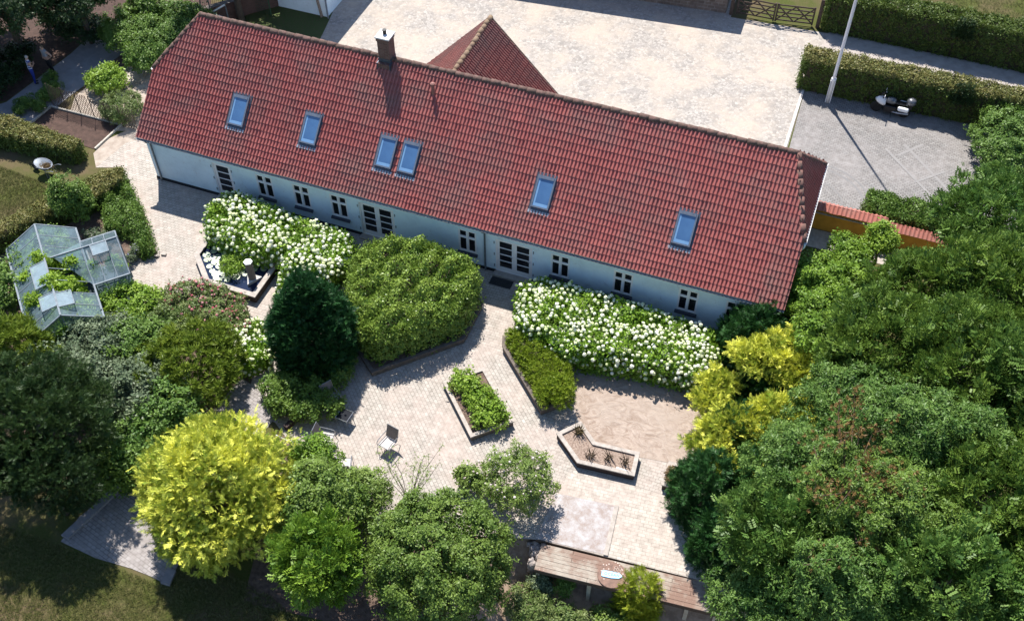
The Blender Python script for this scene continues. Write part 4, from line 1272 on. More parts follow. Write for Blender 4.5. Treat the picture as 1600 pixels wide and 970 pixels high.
# ================================================================== GREENHOUSE
def greenhouse():
    A1 = G(54, 350.5, 2.5); A2 = G(94.6, 492.5, 2.5)
    d = A2-A1; d[2] = 0; Lg = np.linalg.norm(d); d /= Lg; s = np.array((-d[1], d[0], 0))   # s points to the patio
    if s@np.array((1, 1, 0)) < 0: s = -s
    hw_ = 1.47; ze = 1.62; zr = 2.5
    t = empty('greenhouse', tuple((A1+A2)/2*np.array((1, 1, 0))), 'grey metal glasshouse full of vines with open roof vents', 'greenhouse')
    O = A1*np.array((1, 1, 0))

    def P(u, v, z): return O+d*u+s*v+np.array((0, 0, z))
    fr = MB(); gl = MB(); bs = MB()

    def bar(a, b, w_=.035): fr.beam(a, b, w_)
    n = 8
    bar(P(0, 0, zr), P(Lg, 0, zr), .07)
    for v in (-hw_, hw_):
        bar(P(0, v, ze), P(Lg, v, ze), .07); bar(P(0, v, .25), P(Lg, v, .25), .05)
        for k in range(n+1):
            u = Lg*k/n; bar(P(u, v, .2), P(u, v, ze), .03); bar(P(u, v, ze), P(u, 0, zr), .05 if k in (0, n) else .03)
        for k in range(n):
            u0, u1 = Lg*k/n+.02, Lg*(k+1)/n-.02
            if v > 0 and k in (3, 4, 5): continue
            gl.add([P(u0, v, ze), P(u1, v, ze), P(u1, v*.01, zr-.005), P(u0, v*.01, zr-.005)], [(0, 1, 2, 3)])
            gl.add([P(u0, v, .3), P(u1, v, .3), P(u1, v, ze-.03), P(u0, v, ze-.03)], [(0, 1, 2, 3)])
    for u in (0, Lg):
        for v in np.linspace(-hw_, hw_, 5):
            z = ze+(zr-ze)*(1-abs(v)/hw_); bar(P(u, v, .2), P(u, v, z), .035)
        gl.add([P(u, -hw_, .3), P(u, hw_, .3), P(u, hw_, ze), P(u, 0, zr), P(u, -hw_, ze)], [(0, 1, 2, 3, 4)])
    # cross wing
    B1 = G(75, 417, 2.35); B2 = G(182, 370, 2.35)
    uc = (B2-O)@d; v0, v1 = 0.15, (B2-O)@s
    h2 = 1.45; zr2 = 2.35
    bar(P(uc, v0, zr2), P(uc, v1, zr2), .06)
    for sg, hh in ((1, 1.62), (-1, 1.0)):
        zz = ze if sg > 0 else 1.8
        bar(P(uc+sg*hh, hw_*.98, zz), P(uc+sg*hh, v1, zz), .06)
        m = 3
        for k in range(m+1):
            v = hw_+(v1-hw_)*k/m; bar(P(uc+sg*hh, v, zz), P(uc, v, zr2), .05 if k == m else .03); bar(P(uc+sg*hh, v, .2), P(uc+sg*hh, v, zz), .03)
        gl.add([P(uc+sg*hh, hw_, zz), P(uc+sg*hh, v1, zz), P(uc, v1, zr2-.005), P(uc, .3, zr2-.005)], [(0, 1, 2, 3)])
        gl.add([P(uc+sg*hh, hw_, .3), P(uc+sg*hh, v1, .3), P(uc+sg*hh, v1, zz), P(uc+sg*hh, hw_, zz)], [(0, 1, 2, 3)])
    gl.add([P(uc-1.0, v1, .3), P(uc+1.62, v1, .3), P(uc+1.62, v1, ze), P(uc, v1, zr2), P(uc-1.0, v1, 1.8)], [(0, 1, 2, 3, 4)])
    bar(P(uc+.3, v1+.01, .1), P(uc+.3, v1+.01, 2.1), .05); bar(P(uc-.5, v1+.01, .1), P(uc-.5, v1+.01, 1.95), .05)
    for u0_, u1_, v in ((0, Lg, -hw_), (0, uc-1.0, hw_), (uc+1.62, Lg, hw_)): bs.beam(P(u0_, v, .11), P(u1_, v, .11), .14, .22)
    for u in (0, Lg): bs.beam(P(u, -hw_, .11), P(u, hw_, .11), .14, .22)
    # opened vents: a framed pane tilted up from the ridge
    fr.build('frame', MT['alu'], t); gl.build('glazing', MT['ghglass'], t); bs.build('base_wall', MT['stone'], t)

    def vent(u0, u1, v, lift):
        a, b = P(u0, .02*np.sign(v), zr+.03), P(u1, .02*np.sign(v), zr+.03)
        e = P(u1, v, zr-abs(v)*(zr-ze)/hw_+lift); f = P(u0, v, zr-abs(v)*(zr-ze)/hw_+lift)
        o = MB()
        for p_, q_ in ((a, b), (b, e), (e, f), (f, a)): o.beam(p_, q_, .035)
        o = o.build('roof_vent', MT['alu'], t)
        MB().add([a, b, e, f], [(0, 1, 2, 3)]).build('pane', MT['ghvent'], o)
    vent(Lg*.78, Lg*.92, .62, .32); vent(Lg*.76, Lg*.90, -.62, .30); vent(Lg*.42, Lg*.66, -.65, .28)
    # wing vent
    a = P(uc+.05, v1*.62, zr2+.03); b = P(uc+.05, v1*.84, zr2+.03); e = P(uc+.62, v1*.84, zr2-.05); f = P(uc+.62, v1*.62, zr2-.05)
    o = MB()
    for p_, q_ in ((a, b), (b, e), (e, f), (f, a)): o.beam(p_, q_, .035)
    o = o.build('roof_vent', MT['alu'], t); MB().add([a, b, e, f], [(0, 1, 2, 3)]).build('pane', MT['ghvent'], o)
    # vines and beds inside
    rng = rngn(); pts = []
    for u, v, z, r3, nc in ((.6, .55, 1.0, (.6, .7, .7), 9), (5.1, -.2, 1.1, (.5, .9, .8), 9), (3.6, .6, .8, (.8, .6, .6), 8), (1.0, -.5, 1.0, (.9, .7, .9), 12), (2.6, -.55, 1.15, (1.0, .6, .85), 10), (4.2, -.6, 1.0, (1.0, .6, .8), 10), (1.2, .7, .8, (.8, .5, .5), 8), (4.6, .6, .9, (.7, .6, .7), 8), (2.9, .1, 1.7, (1.2, .3, .45), 9)):
        pts.append(ell_pts(rng, P(u, v, z), r3, .22, 3.0, nc, .35))
    for u, v, z, r3 in ((uc+.7, 1.5, 1.5, (.35, .5, .35)), (uc+.7, 2.5, 1.5, (.4, .35, .4)), (uc+.4, .9, 2.0, (.3, .3, .3)), (Lg*.62, -.1, 2.35, (.35, .35, .25)), (Lg*.72, .25, 2.3, (.4, .3, .22)), (Lg*.35, -.15, 2.4, (.3, .25, .22)), (Lg*.7, -.8, 2.05, (.5, .25, .2))):
        pts.append(ell_pts(rng, P(u, v, z), r3, .2, 1.5, 7, .4))
    me = leaf_mesh('vine', rng, pts, .2, 'broad', LEAF['vine'])
    c = t.location; me.transform(Matrix.Translation(-c)); o = link_mesh('grape_vine', me); o.location = c
    tag(o, 'bright green vine growing inside the glasshouse and out of its vents', 'vine')
    sheet('greenhouse_floor', [P(.05, -hw_+.05, 0)[:2], P(Lg-.05, -hw_+.05, 0)[:2], P(Lg-.05, hw_-.05, 0)[:2], P(uc+1.6, hw_-.05, 0)[:2], P(uc+1.6, v1-.05, 0)[:2], P(uc-1, v1-.05, 0)[:2], P(uc-1, hw_-.05, 0)[:2], P(.05, hw_-.05, 0)[:2]], .016, pm('greenhouse_floor', (.10, .12, .14), (.06, .07, .08), 4, .9))


MT['ghvent'] = glassmat('vent_glass', (.36, .46, .52), .40, .1)
greenhouse()

# ================================================================== POND
PO = [(4.77, -5.9), (4.77, -8.30), (6.10, -9.58), (8.60, -9.60), (8.60, -5.9)]
pond = empty('pond_basin', (6.7, -7.8, 0), 'raised dark brick pond with stone rim in front of white hydrangeas', 'pond')


def inset(poly, d):
    n = len(poly); out = []
    sgn = 1 if sum(poly[i][0]*poly[(i+1) % n][1]-poly[(i+1) % n][0]*poly[i][1] for i in range(n)) > 0 else -1
    for i in range(n):
        p0, p1, p2 = [np.array(poly[(i+k-1) % n], float) for k in range(3)]
        d1 = (p1-p0)/np.linalg.norm(p1-p0); d2 = (p2-p1)/np.linalg.norm(p2-p1)
        n1 = np.array((-d1[1], d1[0]))*sgn; n2 = np.array((-d2[1], d2[0]))*sgn
        m = (n1+n2)/np.linalg.norm(n1+n2); out.append(tuple(p1+m*d/max(.3, (m@n1))))
    return out


def basin(t, poly, h, wall_w=.16, coping=.22, fill=None, fz=.1, wallmat=None, copmat=None):
    MB().ring(inset(poly, .03), inset(poly, wall_w+.03), 0, h-.06).build('wall', wallmat or MT['planter_wall'], t)
    MB().ring(poly, inset(poly, coping), h-.057, h).build('coping', copmat or MT['kerb'], t, bevel=.008)
    if fill: MB().prism(inset(poly, wall_w), .0, h-fz).build(fill[0], fill[1], t)


basin(pond, PO, .42, .18, .24, ('water', MT['water']), .14)
# lily pads
rd = random.Random(4); nl = 0
mbp = MB()
cl = G(352, 425, .3); k = 0
tries = 0; placed = []
while k < 60 and tries < 4000:
    tries += 1
    x = rd.gauss(6.2, .85); y = rd.gauss(-8.3, .6); r_ = rd.uniform(.11, .21)
    if not inpoly(inset(PO, .45), np.array([x]), np.array([y]))[0] or y > -7.2: continue
    if (x-4.8)+(-(y+8.3)) > 2.9: continue
    if any((x-a)**2+(y-b)**2 < (r_+c)**2*.62 for a, b, c in placed): continue
    placed.append((x, y, r_)); k += 1
    a0 = rd.random()*6.28; z = .287+k*.0006; tl = (rd.uniform(-.05, .05), rd.uniform(-.05, .05))
    ring = [(x+r_*math.cos(a0+a), y+r_*math.sin(a0+a), z+tl[0]*r_*math.cos(a0+a)+tl[1]*r_*math.sin(a0+a)) for a in np.linspace(.2, 6.08, 14)]
    mbp.add([(x, y, z)]+ring, [(0, i, i+1) for i in range(1, 14)])
lp = tag(mbp.build('lily_pads', MT['lily']), 'shiny water lily pads floating on the dark pond water', 'lily pads'); lp['kind'] = 'stuff'
bush('water_plant', 'yellow green water plant standing up among the lily pads', 'water plant', 366, 414, 34, 34, .5, LEAF['bed'], 'lance', .2, gz=.28, ncl=9)
ft = empty('pond_column', tuple(G(396, 441, .28)), 'hexagonal stone column with white top standing in the pond', 'column')
cx, cy = G(395, 437, .28)[:2]
hexp = lambda r_, n=6: [(cx+r_*math.cos(PI/6+2*PI*k/n), cy+r_*math.sin(PI/6+2*PI*k/n)) for k in range(n)]
MB().prism(hexp(.17), .2, 1.38).build('shaft', pm('grey_brown_stone', (.20, .17, .155), (.14, .12, .11), 5, .85, .3), ft)
MB().prism(hexp(.20), 1.383, 1.43).build('top_slab', MT['white'], ft, bevel=.01)
MB().prism(hexp(.42, 3), .2, .40).build('foot', pm('pale_plinth_stone', (.5, .48, .46), None, 5, .8), ft)

# ================================================================== PLANTERS
p3 = [(17.85, -10.85), (19.93, -12.95), (21.25, -11.66), (19.17, -9.56)]
t = empty('square_planter', (19.5, -11.2, 0), 'diagonal timber planter with lime green bushes in the patio centre', 'planter')
basin(t, p3, .32, .12, .16, ('soil', MT['soil']), .07, MT['sleeper'], MT['kerb'])
p2 = [(22.95, -11.62), (24.14, -12.62), (26.34, -12.42), (26.24, -11.32), (24.5, -11.46), (23.68, -10.74)]
t = empty('angled_planter', (24.6, -11.8, 0), 'angled brick planter with withered stalks beside the raked earth', 'planter')
basin(t, p2, .36, .12, .17, ('soil', MT['chip']), .07)
p5 = [(27.38, -12.44), (29.3, -12.3), (29.3, -11.2), (27.36, -11.3)]
t = empty('corner_planter', (28, -11.9, 0), 'brick planter half hidden by the dark conifer', 'planter')
basin(t, p5, .36, .12, .17, ('soil', MT['chip']), .07)
p4 = [(19.25, -7.75), (19.45, -8.32), (22.05, -10.85), (23.05, -9.85), (22.6, -8.3)]
t = empty('shrub_planter', (21.2, -9.2, 0), 'low walled planter under the bright juniper strip', 'planter')
basin(t, p4, .34, .12, .16, ('soil', MT['soil']), .07, MT['sleeper'], MT['sleeper'])
RB = [(12.75, -9.45), (13.35, -10.15), (15.0, -11.45), (17.85, -8.5), (17.85, -6.4), (16.9, -5.75), (13.7, -5.75), (12.75, -6.6)]
t = empty('round_planter', (15.3, -8.4, 0), 'eight-sided timber edged planter under the big clipped rhododendron', 'planter')
basin(t, RB, .30, .12, .16, ('soil', MT['soil']), .07, MT['sleeper'], MT['sleeper'])
stone_wall_pts = [G(442, 668)[:2], G(468, 668)[:2], G(528, 570)[:2]]
t = empty('edging_wall', (12.5, -12, 0), 'low dark edging wall below the dark cypress', 'wall')
mb = MB(); mb.beam((*G(447, 672)[:2], .12), (*G(542, 585)[:2], .12), .18, .28); mb.build('wall', MT['planter_wall'], t)

# broken row of pavers at the bed end
for k, (x, y) in enumerate(((232, 404), (241, 402), (252, 400))):
    q = G(x, y); tag(MB().obox((q[0], q[1], .012), (.22, .05, 0), (-.04, .12, 0), (0, 0, .05+.02*k)).build('loose_kerbstone', MT['kerb'], bevel=.008), 'loose kerbstone at the pointed end of the narrow bed', 'kerbstone', 'loose kerbstones by the path')

# ================================================================== BOARDWALK
dk = empty('boardwalk', (27, -16.3, 0), 'weathered grey plank boardwalk on posts below the paving', 'boardwalk')
mb = MB(); aL, aR = np.array((23.95, -16.06, -.06)), np.array((30.6, -15.42, -.06)); dd_ = (aR-aL)/np.linalg.norm(aR-aL); pp_ = np.array((dd_[1], -dd_[0], 0)); rd = random.Random(2)
Ld = np.linalg.norm(aR-aL)
for k in range(7):
    o0 = aL+pp_*(.02+k*.152)
    cut = [0]+sorted(rd.sample([1.2, 1.9, 2.6, 3.3, 4.1, 4.8, 5.5], 2))+[Ld]
    for c0, c1 in zip(cut[:-1], cut[1:]):
        mb.obox(o0+dd_*(c0+.006)+np.array((0, 0, rd.uniform(-.006, .006))), dd_*(c1-c0-.012), pp_*.142, (0, 0, .045))


def make_deck():
    m, n, b, o = newmat('weathered_deck'); b.inputs['Roughness'].default_value = .9
    v = objco(n); c = mixc(n, ramp(n, noise(n, 3, 5, .7, objco(n, 0, (1, 9, 1))), .35, .65), (.37, .325, .275), (.26, .22, .18))
    c = mixc(n, ramp(n, noise(n, .7, 5, .65, v), .42, .56), c, (.20, .125, .095))
    c = mixc(n, ramp(n, noise(n, 18, 3, .7, v), .62, .74), c, (.45, .38, .31))
    n.links.new(c, b.inputs['Base Color']); bump(n, b, noise(n, 40, 3, .6, v), .4, .02); return m


mb.build('deck', make_deck(), dk)
MB().beam(aL+pp_*1.05-np.array((0, 0, .10)), aR+pp_*1.05-np.array((0, 0, .10)), .06, .16).build('edge_joist', MT['wood_dark'], dk)
for s_k in (.02, .30, .52, .82, .97):
    for off in (.98,):
        b = aL+dd_*Ld*s_k+pp_*off
        MB().box(b[0]-.07, b[0]+.07, b[1]-.07, b[1]+.07, -1.8, -.07).build('post', pm('grey_green_post', (.42, .39, .31), (.33, .30, .23), 6, .9, .3), dk)
rw = MB(); rw.beam((23.7, -15.98, -.55), (30.6, -15.38, -.55), .08, 1.1)
tag(rw.build('retaining_boards', MT['wood_dark']), 'dark retaining boards between the paving and the boardwalk', 'retaining wall')
c = G(956, 897, .05); tt = empty('cable_drum_table', (c[0], c[1], -.01), 'round rusty cable drum lying flat on the boardwalk', 'cable drum')
MB().lathe([(.0, .02), (.50, .02), (.515, .03), (.515, .05), (.50, .058), (.0, .06)], (c[0], c[1], -.01), 28).build('disc', MT['rust'], tt)
MB().lathe([(.22, 0), (.22, .02)], (c[0], c[1], -.009), 16).build('hub', MT['wood_dark'], tt)
mb = MB()
for k in range(4):
    q = c+np.array((.17+.16*(k % 2)*.9-.1, .30-.1*(k//2), 0)); mb.tube([(q[0]+.055*math.cos(a), q[1]+.055*math.sin(a), .058) for a in np.linspace(0, 2*PI, 10)[:-1]], .010, 5, closed=True)
rdd = random.Random(8)
for k in range(16):
    a = rdd.random()*6.28; r_ = rdd.uniform(.2, .5); mb.box(c[0]+r_*math.cos(a)-.02, c[0]+r_*math.cos(a)+.025, c[1]+r_*math.sin(a)-.02, c[1]+r_*math.sin(a)+.02, .045, .062)
tag(mb.build('shell_pieces', pm('pale_shell', (.55, .45, .39), (.42, .32, .27), 9, .6)), 'pale rings and shell chips scattered on the rusty drum', 'shells', kind='stuff')
# blue name board
bl = empty('blue_board', tuple(G(955, 897, .06)), 'pale blue pointed board with blue letters lying on the rusty drum', 'sign')
q0, q1 = G(940, 894.5, .08), G(972, 900, .08); dv = (q1-q0); Lb = np.linalg.norm(dv[:2]); ang = math.atan2(dv[1], dv[0])
prof = [(-.5, -.16), (-.42, -.2), (0, -.22), (.36, -.17), (.5, -.03), (.5, .03), (.36, .16), (0, .2), (-.42, .2), (-.5, .15)]
ca, sa = math.cos(ang), math.sin(ang); cm = (q0+q1)/2
mp = [(cm[0]+(x*ca*Lb-y*sa*.62), cm[1]+(x*sa*Lb+y*ca*.62)) for x, y in prof]
MB().prism(mp, .053, .085).build('board', MT['blue'], bl, bevel=.006)
fc = bpy.data.curves.new('lettering', 'FONT'); fc.body = 'OCEAN'; fc.size = .135; fc.align_x = 'CENTER'; fc.align_y = 'CENTER'; fc.extrude = .002; fc.space_character = 1.25
fo = bpy.data.objects.new('lettering_source', fc); COL.objects.link(fo)
dg = bpy.context.evaluated_depsgraph_get(); lm = bpy.data.meshes.new_from_object(fo.evaluated_get(dg)); bpy.data.objects.remove(fo)
lm.materials.clear(); lm.materials.append(MT['ink'])
lm.transform(Matrix.Translation((cm[0], cm[1], .088)) @ Matrix.Rotation(ang, 4, 'Z')); link_mesh('lettering', lm, bl)

# field stones beside the boardwalk
rd = random.Random(6); spots = []
for k in range(34):
    x, y = rd.uniform(826, 866), rd.uniform(846, 880)
    if y < 843+(x-840)*.3 or (x > 856 and y > 872): continue
    q = G(x, y, -.35); ii = int(np.searchsorted(gx, q[0]))-1; jj = int(np.searchsorted(gy, q[1]))-1; tx = (q[0]-gx[ii])/(gx[ii+1]-gx[ii]); ty = (q[1]-gy[jj])/(gy[jj+1]-gy[jj])
    z = (Z[jj, ii]*(1-tx)+Z[jj, ii+1]*tx)*(1-ty)+(Z[jj+1, ii]*(1-tx)+Z[jj+1, ii+1]*tx)*ty
    q = np.array((q[0], q[1], z)); r_ = rd.uniform(.11, .18)
    spots.append((q, r_))
    while q[2] < -.42:
        q = q+np.array((rd.uniform(-.03, .03), rd.uniform(-.03, .03), r_*1.1)); spots.append((q, r_*rd.uniform(.9, 1.1)))
bm = bmesh.new(); bmesh.ops.create_icosphere(bm, subdivisions=2, radius=1)
for v in bm.verts: v.co *= 1+.12*math.sin(v.co.x*4+1)+.1*math.sin(v.co.y*5)+.08*math.sin(v.co.z*6)
sme = bpy.data.meshes.new('field_stone'); bm.to_mesh(sme); bm.free(); sme.materials.append(MT['stone'])
for q, r_ in spots:
    o = bpy.data.objects.new('field_stone', sme); COL.objects.link(o); o.location = (q[0], q[1], q[2]+r_*.4); o.scale = (r_, r_*rd.uniform(.75, 1.1), r_*.8); o.rotation_euler = (rd.uniform(-.4, .4), rd.uniform(-.4, .4), rd.random()*6)
    tag(o, 'rounded grey field stone in the heap beside the left end of the boardwalk', 'stone', 'heap of field stones')

# ================================================================== GARDEN FURNITURE
def chair(loc, rz, label):
    t = empty('garden_chair', (0, 0, 0), label, 'chair', 'metal garden chairs on the terrace')
    w_, d_ = .52, .50
    MB().obox((-w_/2+.02, -d_/2, .43), (w_-.04, 0, 0), (0, d_, -.03), (0, 0, .018)).build('seat', MT['fabric'], t, local=True)
    MB().obox((-w_/2+.02, d_/2+.01, .45), (w_-.04, 0, 0), (0, .17, .52), (0, .018, -.006)).build('backrest', MT['fabric_back'], t, local=True)
    f = MB()
    for sx in (-1, 1):
        x = sx*w_/2
        f.tube([(x, d_/2+.02, .43), (x, d_/2+.19, .98)], .014, 6); f.tube([(x, -d_/2, .44), (x, d_/2+.02, .42)], .014, 6)
    f.tube([(-w_/2, d_/2+.19, .98), (w_/2, d_/2+.19, .98)], .014, 6); f.tube([(-w_/2, -d_/2, .44), (w_/2, -d_/2, .44)], .014, 6); f.tube([(-w_/2, d_/2+.02, .42), (w_/2, d_/2+.02, .42)], .014, 6)
    f.build('frame', MT['chair_metal'], t, local=True)
    for sx in (-1, 1):
        x = sx*(w_/2+.02)
        MB().tube([(x, d_/2+.09, .64), (x, -.05, .66), (x, -d_/2+.02, .64), (x, -d_/2-.03, .55)], .016, 6).build('armrest', MT['chair_metal'], t, local=True)
        MB().tube([(x, -d_/2-.03, .56), (x, -d_/2+.0, .3), (x, -d_/2-.08, 0)], .013, 6).build('leg', MT['chair_metal'], t, local=True)
        MB().tube([(x, .02, .42), (x, d_/2, .25), (x, d_/2+.14, 0)], .013, 6).build('leg', MT['chair_metal'], t, local=True)
    t.location = loc; t.rotation_euler = (0, 0, rz); return t


def face(p, q):     # turn so that local -y looks from p to q
    d = G(*q)-G(*p); return math.atan2(d[1], d[0])+PI/2


c = G(607, 702); chair((c[0], c[1], .015), face((612, 680), (585, 712)), 'sunlit metal garden chair with pale mesh seat on the open terrace')
c = G(512, 694); chair((c[0], c[1], .015), face((500, 690), (540, 700)), 'garden chair with pale backrest in the shade beside a leafy bush')
c = G(540, 735); chair((c[0], c[1], .015), face((540, 750), (545, 700)), 'garden chair half hidden by bushes at the terrace edge')
c = G(521, 633); chair((c[0], c[1], .015), face((510, 610), (540, 650)), 'dark garden chair in deep shade by the cypress edging wall')
tt = empty('patio_table', tuple(G(541, 653)), 'small square smoked glass table with metal rim in the shade', 'table')
c = G(538, 648, .5); r_ = .36; sq = [(c[0]+r_*math.cos(a), c[1]+r_*math.sin(a)) for a in (math.radians(40)+np.arange(4)*PI/2)]
MB().prism(sq, .50, .515).build('top', MT['smoked'], tt)
MB().tube([(x, y, .51) for x, y in sq], .016, 6, closed=True).build('rim', MT['steel'], tt)
for x, y in sq: MB().tube([(x, y, .5), (c[0]+(x-c[0])*.85, c[1]+(y-c[1])*.85, .015)], .014, 6).build('leg', MT['chair_metal'], tt)
tag(MB().tube([(*G(433, 690)[:2], .5), (*G(462, 705)[:2], .55), (*G(470, 712)[:2], .3)], .015, 6).build('garden_hose', MT['pole']), 'white hose end arching between golden cypress and bush', 'hose')

# wheelbarrow
def barrow():
    t = empty('wheelbarrow', (0, 0, 0), 'grey wheelbarrow holding garden waste on the lawn below the hedge', 'wheelbarrow')
    n = 14; top = [(.48*math.cos(a)*(1 if math.cos(a) > 0 else .95)-.05, .33*math.sin(a), .62+.06*math.cos(a+PI)) for a in np.linspace(0, 2*PI, n+1)[:-1]]
    bot = [(.26*math.cos(a)-.05, .2*math.sin(a), .33) for a in np.linspace(0, 2*PI, n+1)[:-1]]
    ins_ = [(x*.96, y*.96, z) for x, y, z in top]; ib_ = [(x*.94, y*.94, .345) for x, y, z in bot]
    vs = top+bot+ins_+ib_; fs = []
    for i in range(n):
        j = (i+1) % n; fs += [(i, j, n+j, n+i), (2*n+j, 2*n+i, 3*n+i, 3*n+j), (j, i, 2*n+i, 2*n+j)]
    fs += [tuple(range(n, 2*n)), tuple(range(3*n, 4*n))[::-1]]
    MB().add(vs, fs).build('tray', MT['barrow'], t, smooth=True, local=True)
    MB().tube([p for p in top], .018, 6, closed=True).build('rim', MT['steel'], t, local=True)
    rng = np.random.default_rng(3); P = np.stack([rng.normal(.08, .13, 160), rng.normal(0, .1, 160), rng.uniform(.40, .56, 160)], 1)
    V, F, va = scatter(rng, P, rng.normal(size=(160, 3)), np.full(160, .10), 'lance'); link_mesh('waste', np_mesh('waste', V, F, LEAF['dry'], va), t, local=True)
    for sy in (-1, 1):
        MB().tube([(-.68, sy*.04, .2), (-.3, sy*.15, .34), (.3, sy*.25, .40), (.62, sy*.28, .58), (.80, sy*.28, .60)], .016, 6).build('handle', MT['steel'], t, local=True)
        MB().tube([(.12, sy*.21, .36), (.22, sy*.26, .01), (.34, sy*.26, .01), (.36, sy*.26, .42)], .014, 6).build('leg', MT['pipe'], t, local=True)
    MB().lathe([(.07, -.04), (.19, -.035), (.2, 0), (.19, .035), (.07, .04)], (-.68, 0, .2), 18, 'y').build('wheel', MT['rubber'], t, local=True)
    return t


bt = barrow(); c = G(75, 271); bt.location = (c[0], c[1], 0); bt.rotation_euler = (0, 0, face((60, 258), (90, 268))-PI/2)

# motorcycle (local +x is the front)
def motorcycle():
    t = empty('motorcycle', (0, 0, 0), 'white and silver touring motorcycle parked against the near hedge', 'motorcycle')
    for x, nm in ((.78, 'front'), (-.72, 'rear')):
        o = MB(); o.lathe([(.22, -.06), (.30, -.055), (.325, 0), (.30, .055), (.22, .06)], (x, 0, .325), 24, 'y'); wo_ = o.build('wheel', MT['rubber'], t, local=True)
        MB().lathe([(.04, -.05), (.215, -.03), (.215, .03), (.04, .05)], (x, 0, .325), 18, 'y').build('rim', MT['steel'], wo_, local=True)
    e = MB(); e.prism([(-.28, -.2), (.38, -.22), (.42, 0), (.38, .22), (-.28, .2)], .22, .62); e.build('engine', MT['black'], t, local=True, bevel=.04)
    fr_ = MB()
    for sy in (-1, 1):
        fr_.tube([(.78, sy*.09, .325), (.62, sy*.09, .78), (.54, sy*.09, 1.02)], .028, 7); fr_.tube([(-.72, sy*.10, .325), (-.25, sy*.12, .45)], .03, 6)
    fr_.tube([(.52, 0, .9), (0, 0, .75), (-.6, 0, .78)], .04, 7); fr_.build('frame', MT['black'], t, local=True)
    # fairing: nose shell
    secs = [(.92, .04, .72, .84), (.84, .13, .64, .95), (.66, .21, .54, 1.04), (.48, .23, .48, 1.02), (.36, .17, .5, .92)]
    vs = []; n = 10
    for x, hw_, z0, z1 in secs:
        for k in range(n):
            a = PI*2*k/n; vs.append((x, hw_*math.cos(a)*(1 if math.sin(a) < .3 else .8), (z0+z1)/2+(z1-z0)/2*math.sin(a)))
    fs = []
    for i in range(len(secs)-1):
        for k in range(n): fs.append((i*n+k, i*n+(k+1) % n, (i+1)*n+(k+1) % n, (i+1)*n+k))
    fs += [tuple(range(n)), tuple(range(4*n, 5*n))]
    MB().add(vs, fs).build('fairing', MT['bike_white'], t, smooth=True, local=True)
    MB().add([(.72, -.17, 1.08), (.72, .17, 1.08), (.50, .13, 1.36), (.50, -.13, 1.36), (.715, -.17, 1.09), (.715, .17, 1.09), (.495, .13, 1.37), (.495, -.13, 1.37)], [(0, 1, 2, 3), (7, 6, 5, 4), (0, 4, 5, 1), (2, 6, 7, 3)]).build('windscreen', MT['glass_dark'], t, local=True)
    MB().lathe([(.0, -.02), (.09, 0), (.08, .04)], (.90, 0, .82), 14, 'x').build('headlight', MT['steel'], t, local=True)
    MB().tube([(.36, -.40, 1.06), (.44, -.3, 1.10), (.50, 0, 1.08), (.44, .3, 1.10), (.36, .40, 1.06)], .018, 7).build('handlebar', MT['black'], t, local=True)
    for sy in (-1, 1):
        m = MB(); m.tube([(.46, sy*.28, 1.10), (.52, sy*.40, 1.26)], .010, 5); m.obox((.50, sy*.40-.08, 1.24), (.02, 0, 0), (0, .16, 0), (-.01, 0, .10)); m.build('mirror', MT['bike_white'], t, local=True)
    tk = MB(); tk.lathe([(.05, -.32), (.17, -.24), (.2, -.05), (.17, .15), (.06, .24)], (.14, 0, .88), 12, 'x'); tk.build('tank', MT['bike_silver'], t, smooth=True, local=True)
    s = MB(); s.prism([(-.72, -.14), (-.35, -.17), (-.02, -.12), (-.02, .12), (-.35, .17), (-.72, .14)], .80, .90); s.build('seat', MT['black'], t, local=True, bevel=.03)
    for sy in (-1, 1):
        c_ = MB(); y0, y1 = (.22, .42) if sy > 0 else (-.42, -.22); c_.prism([(-.92, y0), (-.36, y0), (-.30, (y0+y1)/2), (-.38, y1), (-.90, y1)], .56, .80)
        c_.build('side_case', MT['bike_white'], t, local=True, bevel=.05)
    tc = MB(); tc.lathe([(.18, 0), (.25, .06), (.25, .22), (.19, .32), (.05, .35)], (-.93, 0, .92), 16); tc.build('top_case', MT['bike_silver'], t, smooth=True, local=True)
    MB().prism([(-1.05, -.06), (-.80, -.1), (-.80, .1), (-1.05, .06)], .60, .92).build('tail', MT['black'], t, local=True, bevel=.02)
    MB().tube([(.1, .16, .3), (-.4, .2, .32), (-.95, .24, .42)], [.03, .045, .05], 9).build('exhaust', MT['steel'], t, local=True)
    MB().tube([(-.05, .16, .25), (-.1, .34, .015)], .014, 6).build('side_stand', MT['black'], t, local=True)
    return t


mc = motorcycle(); mc.scale = (.92, .92, .92); c = G(1389, 179); mc.location = (c[0], c[1], .015); mc.rotation_euler = (R(3), 0, PI-.03)


